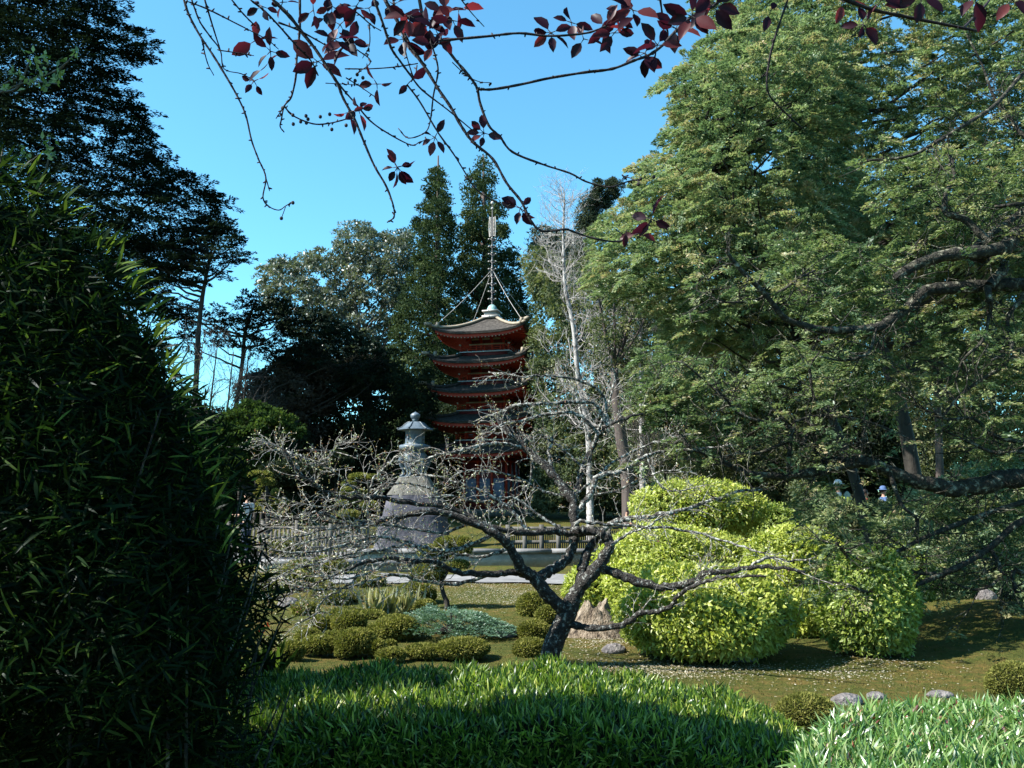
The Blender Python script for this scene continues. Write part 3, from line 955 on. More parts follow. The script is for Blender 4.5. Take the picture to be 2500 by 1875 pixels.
G1 = 'clipped mounds of the topiary bed'
top_list = [
    (852, 1521, 39, 27, 12.5, 'clipped round shrub, tallest dome at the back of the topiary bed'),
    (782, 1526, 31, 20, 12.7, 'clipped shrub dome behind, just left of the tallest dome'),
    (868, 1567, 47, 30, 11.6, 'large clipped dome in the middle of the topiary bed'),
    (966, 1534, 53, 28, 12.0, 'mushroom-shaped clipped shrub beside the blue-green juniper'),
    (915, 1540, 18, 14, 12.3, 'small clipped ball against the left of the mushroom-shaped shrub'),
    (752, 1553, 28, 15, 12.1, 'low clipped cushion at the back left of the topiary bed'),
    (776, 1575, 42, 20, 11.4, 'broad clipped cushion in front of the low back-left cushion'),
    (811, 1559, 27, 15, 11.9, 'clipped cushion between the broad cushion and the middle dome'),
    (711, 1591, 29, 21, 11.2, 'leftmost clipped mound of the topiary bed'),
    (921, 1582, 21, 18, 11.5, 'small upright clipped ball right of the middle dome'),
    (952, 1576, 13, 11, 11.7, 'smallest clipped ball, under the mushroom-shaped shrub'),
    (955, 1599, 33, 15, 10.8, 'low clipped mound at the front of the bed, right behind the hedge'),
    (1034, 1590, 44, 14, 11.0, 'flat clipped cushion between the front mound and the widest cushion'),
    (1131, 1583, 61, 22, 11.0, 'widest flat clipped cushion, left of the cherry trunk'),
    (843, 1589, 22, 14, 11.0, 'small clipped lump below the middle dome'),
    (1304, 1480, 40, 30, 11.6, 'upper clipped shrub left of the cherry trunk fork'),
    (1336, 1503, 26, 20, 11.3, 'small clipped ball touching the cherry trunk fork'),
    (1304, 1541, 36, 23, 11.0, 'middle clipped shrub of the stack left of the cherry trunk'),
    (1295, 1584, 40, 22, 10.5, 'lowest clipped shrub of the stack left of the cherry trunk'),
    (787, 1441, 26, 20, 14.5, 'shaded clipped shrub under the low cherry twigs'),
    (746, 1487, 30, 16, 13.6, 'yellow-green clipped shrub under the lowest cherry twig'),
    (866, 1463, 15, 12, 14.2, 'small clipped shrub left of the striped strap-leaved plant'),
    (1015, 1450, 46, 26, 14.2, 'clipped shrub between the strap-leaved plant and the cloud-pruned tree'),
    (1037, 1484, 25, 18, 13.6, 'small clipped ball at the foot of the cloud-pruned tree'),
    (700, 1335, 50, 28, 19.5, 'broad clipped shrub below the picket fence'),
    (640, 1328, 40, 16, 20.5, 'low mossy mound by the person in the white shirt'),
    (905, 1420, 34, 16, 16.0, 'dark clipped shrub beside the path edge'),
    (700, 1420, 60, 30, 16.0, 'wide shaded shrub behind the low cherry twigs'),
    (800, 1385, 46, 24, 17.0, 'rounded shrub near the kerb wall'),
    (1970, 1745, 70, 45, 6.9, 'dark fine-leaved mound between the hedge and the pale bamboo'),
    (640, 1440, 46, 30, 15, 'dark clipped shrub half hidden by the bamboo edge, under the left cherry twigs'),
    (735, 1392, 40, 22, 16, 'olive clipped shrub left of the rounded shrub near the kerb wall'),
    (850, 1500, 44, 14, 13, 'flat mossy cushion behind the tallest dome of the topiary bed'),
    (905, 1505, 34, 12, 13, 'flat dark cushion right of the flat mossy cushion'),
    (820, 1462, 34, 18, 14, 'dark shrub in the cherry shade above the topiary bed'),
    (2480, 1675, 62, 52, 7.6, 'round fine-leaved shrub at the right edge of the lawn'),
]
for i, (px, py, rx, ry, d, lb_) in enumerate(top_list):
    d = seat(py, ry, .95 if i < 15 else .72)
    nn_ = int(np.clip(5200 * (rx * ry) / 1200, 900, 9000))
    mound('clipped_shrub', px, py, rx, ry, d, M['topiary'], lb_, 'shrub', nn_, L=S(6.5, d), W=S(2.6, d), amp=.05, seed=i,
          group=G1 if i < 15 else None, out=1.0, lay=.10, rv=.5)

# yellow-green bushes
yl = [
    (1500, 1358, 1.0, 'x')]
Y = [
    ('broad_leaf_bush', 1640, 1375, 175, 92, 13.2, 'yellow', 'brightest yellow-green bush dome, in the middle right behind the cherry limbs', 15000),
    ('broad_leaf_bush', 1722, 1495, 205, 112, 12.0, 'yellow', 'large yellow-green bush mound reaching down to the lawn', 21000),
    ('broad_leaf_bush', 1700, 1245, 160, 72, 17.0, 'yellow', 'yellow-green bush dome farthest back, above the others', 9000),
    ('broad_leaf_bush', 1945, 1395, 130, 105, 13.4, 'yellow', 'yellow-green bush under the feathery boughs, right of the large mound', 10000),
    ('broad_leaf_bush', 1890, 1450, 80, 78, 12.4, 'yellow', 'yellow-green bush lobe joining the large mound to its right neighbour', 5500),
    ('broad_leaf_bush', 2200, 1420, 80, 90, 12.4, 'midgreen', 'darker green bush lobe behind the rightmost bush', 5500),
    ('broad_leaf_bush', 1975, 1500, 62, 62, 12.4, 'yellow', 'narrow yellow-green bush tongue with a dark cleft on its left', 4000),
    ('broad_leaf_bush', 2120, 1480, 110, 128, 11.8, 'midgreen', 'rightmost green bush, casting its shadow onto the mossy slope', 12000),
    ('broad_leaf_bush', 1445, 1440, 62, 62, 13.6, 'yellow', 'small yellow-green bush behind the cherry fork, above the stump', 3500),
    ('broad_leaf_bush', 1560, 1440, 80, 75, 13.0, 'yellow', 'yellow-green bush between the stump and the large mound', 5000),
    ('broad_leaf_bush', 1860, 1300, 110, 70, 17.5, 'midgreen', 'deep green bush in the gap behind the bright domes', 6000),
    ('broad_leaf_bush', 2060, 1300, 130, 80, 18.0, 'midgreen', 'mid-green bush below the walkers under the feathery tree', 7000),
]
for i, (nm, px, py, rx, ry, d, mt, lb_, n_) in enumerate(Y):
    mound(nm, px, py, rx, ry, seat(py, ry, .88), M[mt], lb_, 'bush', int(n_ * 1.7), L=S(11.5, d), W=S(5.2, d), amp=.12, seed=70 + i, tmpl=(FOLD_V, FOLD_F),
          out=.25, up=-.10, depth=S(rx, d) * .75, lay=.20, rv=.6, freq=1.6, group='yellow-green bushes around the lawn', core=.80)

# spreading juniper
c = P(1105, 1540, 11.2)
jr = thing('spreading_juniper', (c[0], c[1], ground_z(c[0], c[1])), 'low spreading blue-green juniper between the topiary bed and the shaded grass', 'shrub')
mb = MB(); st = MB()
for k in range(420):
    a = rng.uniform(0, TAU); q = rng.uniform(.05, 1) ** .6
    x = c[0] + math.cos(a) * .62 * q; y = c[1] + math.sin(a) * .55 * q
    z = float(ground_z(x, y)) + .06 + .24 * (1 - q ** 1.5) * rng.uniform(.5, 1)
    sprays(mb, np.array([[x, y, z]]), np.array([[math.cos(a) + .6, math.sin(a), .22]]), .24, .06, 60, .030, .010, rb=np.array([rng.uniform(.2, 1)]), droop=.15)
    if k % 12 == 0:
        st.tube([(c[0], c[1], ground_z(c[0], c[1]) + .02), (x, y, z)], [.02, .006], 4)
put(mb, 'foliage', M['juniper'], jr); put(st, 'stem', M['bark_dark'], jr)

# strap-leaved plants
def strap(px, py, d, n, L, mat, label, spread=.5):
    c = P(px, py, d); c[2] = float(ground_z(c[0], c[1]))
    r_ = thing('strap_leaf_plant', c, label, 'plant')
    a = rng.uniform(0, TAU, n)
    dr = np.stack([np.cos(a) * spread * rng.uniform(.2, 1.2, n), np.sin(a) * spread * rng.uniform(.2, 1.2, n), np.ones(n)], -1)
    pos = c + rng.normal(size=(n, 3)) * [S(16, d), S(16, d), 0]
    mb = MB(); mb.leaves(BLADE_V, BLADE_F, pos, dr, runit(n) + np.stack([np.cos(a), np.sin(a), 0 * a], -1), L * rng.uniform(.6, 1.1, n), L * .11, rng.uniform(0, 1, n))
    put(mb, 'leaves', mat, r_)
    return r_
strap(925, 1485, 13.2, 110, .42, M['flax'], 'yellow-striped strap-leaved plant right of the shaded shrubs', .75)
strap(985, 1478, 13.5, 60, .38, M['flax'], 'smaller yellow-striped strap-leaved plant at the right of its larger neighbour', .75)
k = strap(645, 1610, 8.4, 60, .42, M['bamboo'], 'dark strap-leaved plant with red blooms at the edge of the tall bamboo', .9)
mb = MB()
for (x, y) in ((632, 1531), (649, 1529), (640, 1540)):
    q = P(x, y, 8.4)
    clumps(mb, np.array([q]), S(6, 8.4), 14, S(7, 8.4), S(4, 8.4))
put(mb, 'red_blooms', M['redflower'], k)

# cloud-pruned trees
def cloud_tree(pads, trunk, d, label, r0=7, nk=2600, leaf=6):
    t0 = P(*trunk[0], d)
    r_ = thing('cloud_pruned_tree', (t0[0], t0[1], ground_z(t0[0], t0[1])), label, 'tree')
    tb = MB()
    tp, tr = trace(trunk, d, d, r0, r0 * .5, wob=.1, knob=.12)
    tp[0, 2] = ground_z(t0[0], t0[1]) - .04
    tb.tube(tp, tr, 8)
    for i, (x, y, rx, ry) in enumerate(pads):
        c = P(x, y, d + rng.uniform(-.25, .25) * d / 14)
        k_ = int(np.argmin(np.linalg.norm(tp - c, axis=1)))
        tb.tube(np.array([tp[k_], (tp[k_] + c) / 2 - [0, 0, S(ry, d) * .4], c]), np.array([3.5, 2.5, 1.5]) * d / F, 5)
        n = int(np.clip(nk * rx * ry / 700, 250, nk))
        u = runit(int(n * 1.3)); u = u[u[:, 2] > -.6][:n]
        kk = 1 + .06 * lump(u, i)
        pos = c + u * np.array([S(rx, d), S(rx, d) * .85, S(ry, d)]) * (kk * rng.uniform(.88, 1.03, len(u)))[:, None]
        mb = MB(); mb.leaves(DIA_V, DIA_F, pos, u + rng.normal(size=u.shape) * .5, runit(len(u)), S(leaf, d), S(leaf * .42, d), rng.uniform(0, 1, len(u)))
        mb2 = MB().blob(c, (S(rx, d) * .9, S(rx, d) * .78, S(ry, d) * .88), 9)
        mb.add(mb2.v[0], mb2.f[0], 0.05)
        put(mb, 'foliage_pad', M['topiary'], r_)
    put(tb, 'trunk', M['bark_dark'], r_)
    return r_
cloud_tree([(1045, 1401, 41, 25), (1050, 1347, 29, 15), (1094, 1327, 31, 16), (1083, 1361, 22, 9), (1115, 1380, 30, 11), (1131, 1335, 20, 22)],
           [(1086, 1500), (1092, 1476), (1082, 1448), (1078, 1420), (1092, 1392), (1080, 1350)], 14.0,
           'cloud-pruned tree with dark crooked trunk, in front of the pale path')
cloud_tree([(622, 1210, 13, 10), (642, 1194, 12, 8), (638, 1229, 11, 7), (662, 1224, 14, 5), (690, 1226, 17, 5), (645, 1241, 12, 5), (678, 1233, 13, 5), (674, 1244, 14, 5), (632, 1245, 10, 5),
            (672, 1203, 8, 9), (655, 1178, 14, 10), (625, 1160, 16, 10), (650, 1160, 14, 8), (640, 1175, 12, 7)],
           [(655, 1275), (652, 1250), (648, 1225), (652, 1195), (645, 1165)], 26.0,
           'cloud-pruned pine with many small pads behind the person in the white shirt', leaf=5)
cloud_tree([(877, 1163, 24, 7), (909, 1165, 14, 6), (852, 1182, 17, 8), (846, 1201, 15, 10), (878, 1205, 20, 8), (838, 1232, 18, 9), (868, 1225, 22, 8), (900, 1232, 20, 9), (850, 1255, 26, 9)],
           [(872, 1290), (868, 1260), (875, 1225), (865, 1195), (880, 1168)], 25.0,
           'cloud-pruned tree with flat green tiers at the left of the lantern pedestal', leaf=5)

# dark dome-shaped clipped shrubs in the shade, left middle
for (px, py, rx, ry, d, lb_) in [(712, 1160, 82, 34, 29, 'dark flat-topped clipped tree in the shade behind the cloud-pruned pine'),
                                 (745, 1225, 70, 45, 29.5, 'dark rounded shrub in the shade above the picket fence'),
                                 (820, 1135, 40, 30, 33, 'small dark dome shrub in the deep shade between lantern and pine')]:
    mound('dome_shrub', px, py, rx, ry, d, M['darktree'], lb_, 'shrub', 5000, L=S(8, d), W=S(4, d), amp=.06, seed=int(px), floor=float(ground_z(0, d)))

# far-off wood closing the view at ground level
mb = MB()
n = 5200
ang = rng.uniform(-.75, .75, n); dist = rng.uniform(72, 86, n)
Cw = np.stack([np.sin(ang) * dist, np.cos(ang) * dist, ground_z(0, 80) + rng.uniform(0, 1, n) ** .8 * (6.2 + 1.2 * np.sin(ang * 31) + .8 * np.sin(ang * 83))], -1)
clumps(mb, Cw, rng.uniform(.5, 1.1, n), 40, .42, .24)
o = mb.build('distant_woods', M['darktree'])
obj_tag(o, 'dark far-off wood closing the view beyond the garden', 'woods', kind='stuff')

# ------------------------------------------------------------------ stump, rocks
c = P(1450, 1538, 11.2)
sr = thing('tree_stump', (c[0], c[1], ground_z(c[0], c[1])), 'pale split tree stump behind the cherry trunk', 'stump')
th = np.linspace(0, TAU, 40, endpoint=False); H_ = np.linspace(0, 1, 10)
V = []
for h_ in H_:
    rr = (.27 * (1 - h_) ** 1.3 + .115) * (1 + .14 * np.abs(np.sin(th * 4.5 + .5)) * (1 - .3 * h_) + .05 * np.sin(th * 13))
    zz = h_ * (.40 + .05 * np.sin(th * 2 + 1) + .03 * np.sin(th * 7))
    V.append(np.stack([rr * np.cos(th) * 1.05 + .03 * h_, rr * np.sin(th), zz - .02], -1))
V = np.array(V)
i = np.arange(9)[:, None] * 40; j = np.arange(40)[None]; k = (j + 1) % 40
mb = MB().add(V, np.stack([i + j, i + k, i + 40 + k, i + 40 + j], -1).reshape(-1, 4))
mb.build('stump_wood', M['stump'], sr)
V2 = np.vstack([V[-1], V[-1].mean(0) - [0, 0, .05]])
MB().add(V2, np.stack([np.arange(40), (np.arange(40) + 1) % 40, np.full(40, 40)], -1)).build('cut_top', M['stump'], sr)

for (px, py, rx, ry, d, lb_) in [
    (1795, 1640, 52, 13, 9.6, 'long flat lichen-spotted rock on the lawn, right of the hedge top'),
    (1612, 1629, 34, 11, 9.9, 'small flat grey rock on the lawn behind the hedge'),
    (1500, 1628, 30, 13, 9.9, 'dark squat rock in the lawn, nearest the cherry trunk'),
    (2068, 1726, 36, 15, 7.4, 'grey mottled rock half buried above the pale bamboo leaves'),
    (2140, 1712, 24, 10, 7.6, 'small pale rock right of the mottled rock'),
    (2296, 1706, 30, 8, 7.7, 'low flat stone in the moss towards the right shrub'),
    (2412, 1533, 24, 15, 12.6, 'pale rounded boulder on the crest of the mossy slope'),
    (1230, 1583, 34, 9, 11.2, 'flat grey stepping stone left of the cherry trunk'),
    (706, 1470, 26, 14, 14.0, 'pale rock in the shade left of the topiary bed'),
    (1010, 1553, 26, 6, 12.2, 'flat stone in the shade under the mushroom-shaped shrub')]:
    c = P(px, py, d); gz_ = float(ground_z(c[0], c[1]))
    mb = MB().blob((0, 0, 0), (S(rx, d), S(rx, d) * .7, S(ry, d) * 1.3), 16, .14, int(px), freq=1.3)
    o = mb.build('rock', M['rock'], None, True)
    o.location = (c[0], c[1], gz_ + S(ry, d) * .35)
    obj_tag(o, lb_, 'rock')

# ------------------------------------------------------------------ people
def skin_mesh(name, verts, edges, radii, mat, parent, sub=2):
    me = bpy.data.meshes.new(name)
    me.from_pydata([tuple(map(float, v)) for v in verts], edges, [])
    o = bpy.data.objects.new(name, me)
    sc.collection.objects.link(o); o.parent = parent
    me.materials.append(mat)
    md = o.modifiers.new('skin', 'SKIN')
    md.use_smooth_shade = True
    if not me.skin_vertices:
        bm_ = None
        import bmesh
        bm = bmesh.new(); bm.from_mesh(me); bm.verts.layers.skin.verify(); bm.to_mesh(me); bm.free()
    for i_, s in enumerate(me.skin_vertices[0].data):
        r = radii[i_]
        s.radius = (r, r) if not isinstance(r, tuple) else r
        s.use_root = (i_ == 0)
    ss = o.modifiers.new('sub', 'SUBSURF'); ss.levels = sub; ss.render_levels = sub
    return o


def person(px, head_y, d, face, label, top, legs, hair='hair', arms='down', hat=None, glasses=False, pack=False, strap_=False, stride=.12):
    c = P(px, head_y, d)
    gz_ = float(ground_z(c[0], d)) + .03
    hh = c[2] + .11 - gz_            # standing height
    k = hh / 1.72
    r_ = thing('person', (c[0], d, gz_), label, 'person')
    r_.rotation_euler = (0, 0, face)      # +Y is forward
    r_.scale = (k, k, k)
    V, E, R = [], [], []
    def v(x, y, z, r, link=None):
        V.append((x, y, z)); R.append(r)
        if link is not None: E.append((link, len(V) - 1))
        return len(V) - 1
    pel = v(0, 0, .95, (.145, .105))
    sp1 = v(0, 0, 1.12, (.125, .09), pel); chs = v(0, .005, 1.32, (.155, .105), sp1); nk0 = v(0, 0, 1.45, (.06, .055), chs)
    nk1 = v(0, .01, 1.50, .052, nk0); h1 = v(0, .02, 1.57, (.065, .075), nk1); h2 = v(0, .012, 1.635, (.078, .092), h1); h3 = v(0, .005, 1.69, (.06, .07), h2)
    nose = v(0, .118, 1.60, .012, h2)
    for s in (-1, 1):
        ear = v(s * .084, .0, 1.605, .014, h2)
        sh = v(s * .175, 0, 1.40, .052, chs)
        if arms == 'up' or (arms == 'up_one' and s == 1):
            el = v(s * .22, .13, 1.22, .038, sh); wr = v(s * .10, .30, 1.42, .027, el); hd = v(s * .07, .33, 1.49, (.036, .018), wr); fd = np.array([-.2 * s, .2, .9])
        elif arms == 'front':
            el = v(s * .23, .03, 1.13, .038, sh); wr = v(s * .13, .24, 1.12, .027, el); hd = v(s * .10, .31, 1.13, (.036, .018), wr); fd = np.array([-.3 * s, .9, .1])
        else:
            el = v(s * .235, -.02, 1.13, .038, sh); wr = v(s * .25, .05, .88, .027, el); hd = v(s * .25, .07, .81, (.018, .036), wr); fd = np.array([0, .15, -1.0])
        fd = fd / np.linalg.norm(fd)
        sd = np.cross(fd, [1, 0, 0.0] if abs(fd[2]) > .5 else [0, 0, 1.0]); sd = sd / np.linalg.norm(sd)
        for f, (off, ln) in enumerate([(-.030, .062), (-.011, .076), (.009, .072), (.028, .055)]):
            b0 = np.array(V[hd]) + sd * off + fd * .03
            f1 = v(*b0, .0085, hd)
            b1 = b0 + fd * ln * .5; f2 = v(*b1, .008, f1)
            b2 = b1 + fd * ln * .4 + np.array([0, .012, 0]); v(*b2, .007, f2)
        b0 = np.array(V[wr]) * .5 + np.array(V[hd]) * .5 - sd * .035; t1 = v(*b0, .010, hd); v(*(b0 - sd * .015 + fd * .04), .008, t1)
        hp = v(s * .085, 0, .88, (.088, .09), pel); kn = v(s * .095, .02 + s * stride * .3, .49, .056, hp); an = v(s * .10, -.02 + s * stride, .09, .038, kn)
        hl = v(s * .10, -.03 + s * stride, .045, .038, an); v(s * .105, .13 + s * stride, .035, (.036, .028), hl)
    b = skin_mesh('body', V, E, R, M['skin'], r_, 1)
    # shirt: torso and sleeves, a little wider than the body
    A = {'up': [(.22, .13, 1.22)], 'front': [(.23, .03, 1.13)], 'down': [(.235, -.02, 1.13)]}
    TV = [(0, 0, .93), (0, 0, 1.12), (0, .005, 1.32), (0, 0, 1.43)]; TR = [(.168, .125), (.148, .112), (.172, .125), (.085, .075)]
    TE = [(0, 1), (1, 2), (2, 3)]
    for s in (-1, 1):
        e_ = A['up' if (arms == 'up' or (arms == 'up_one' and s == 1)) else ('front' if arms == 'front' else 'down')][0]
        TV.append((s * .175, 0, 1.395)); TR.append(.068); TE.append((2, len(TV) - 1))
        m_ = np.array([s * .175, 0, 1.395]) * .35 + np.array([s * e_[0], e_[1], e_[2]]) * .65
        TV.append(tuple(m_)); TR.append(.058); TE.append((len(TV) - 2, len(TV) - 1))
    skin_mesh('shirt', TV, TE, TR, M[top], r_, 2)
    LV = [(0, 0, .98)]; LR = [(.158, .12)]; LE = []
    for s in (-1, 1):
        LV += [(s * .087, 0, .86), (s * .096, .02 + s * stride * .3, .49), (s * .10, -.02 + s * stride, .11)]
        LR += [(.105, .105), .075, .062]; q = len(LV) - 3
        LE += [(0, q), (q, q + 1), (q + 1, q + 2)]
    skin_mesh('trousers', LV, LE, LR, M[legs], r_, 2)
    for s in (-1, 1):
        MB().blob((s * .103, .05 + s * stride, .045), (.05, .14, .05), 8).build('shoe', M['blackcloth'], r_, True)
    # hair / hat
    hb = MB().blob((0, -.012, 1.655), (.098, .112, .10), 12)
    vv = hb.v[0]; m_ = (vv[:, 1] > .05) & (vv[:, 2] < 1.67); vv[m_, 1] = .05; low = vv[:, 2] < 1.60; vv[low, 2] = 1.60
    hb.build('hair', M[hair], r_, True)
    for s in (-1, 1):
        MB().blob((s * .033, .100, 1.63), (.013, .008, .008), 6).build('eye', M['hair'], r_, True)
    MB().tube([(-.025, .106, 1.565), (0, .110, 1.563), (.025, .106, 1.565)], .005, 5).build('mouth', M['redcloth'], r_, True)
    if hat:
        q = MB().lathe([(0, 1.80), (.06, 1.79), (.10, 1.74), (.108, 1.685)], sides=20)
        q.lathe([(.108, 1.688), (.17, 1.672), (.172, 1.666), (.10, 1.676)], sides=20)
        q.build('hat', M[hat], r_, True)
    if glasses:
        g = MB()
        for s in (-1, 1):
            g.blob((s * .036, .108, 1.632), (.031, .008, .023), 8)
        g.box((0, .112, 1.636), (.02, .008, .008)); g.build('sunglasses', M['blackcloth'], r_, True)
    if pack:
        MB().blob((0, -.22, 1.22), (.155, .11, .25), 12, .04, 3).build('backpack', M['pack'], r_, True)
    if strap_:
        MB().tube([(-.12, .10, 1.43), (0, .15, 1.25), (.15, .13, 1.02), (.17, 0, .98), (.05, -.14, 1.2), (-.12, -.06, 1.44), (-.12, .10, 1.43)], .014, 5).build('camera_strap', M['blackcloth'], r_)
    return r_


person(606, 1212, 23.6, math.radians(70), 'person in white shirt with dark strap, half hidden by tall bamboo at left', 'tee', 'denim', arms='front', strap_=True)
person(1549, 1217, 23.4, math.radians(150), 'person with sunglasses and dark clothes peering over the yellow-green bushes', 'blackcloth', 'blackcloth', glasses=True, arms='front')
person(2046, 1186, 27.5, math.radians(70), 'person in a white sun hat and white shirt with a grey-green backpack', 'tee', 'denim', hat='tee', pack=True)
person(2112, 1205, 28.2, math.radians(-100), 'person in a red top walking right of the person in the sun hat', 'redcloth', 'blackcloth', arms='front')
person(2156, 1200, 28.6, math.radians(-90), 'person in blue, rightmost of the walkers behind the boughs', 'bluecloth', 'denim', hat='bluecloth')

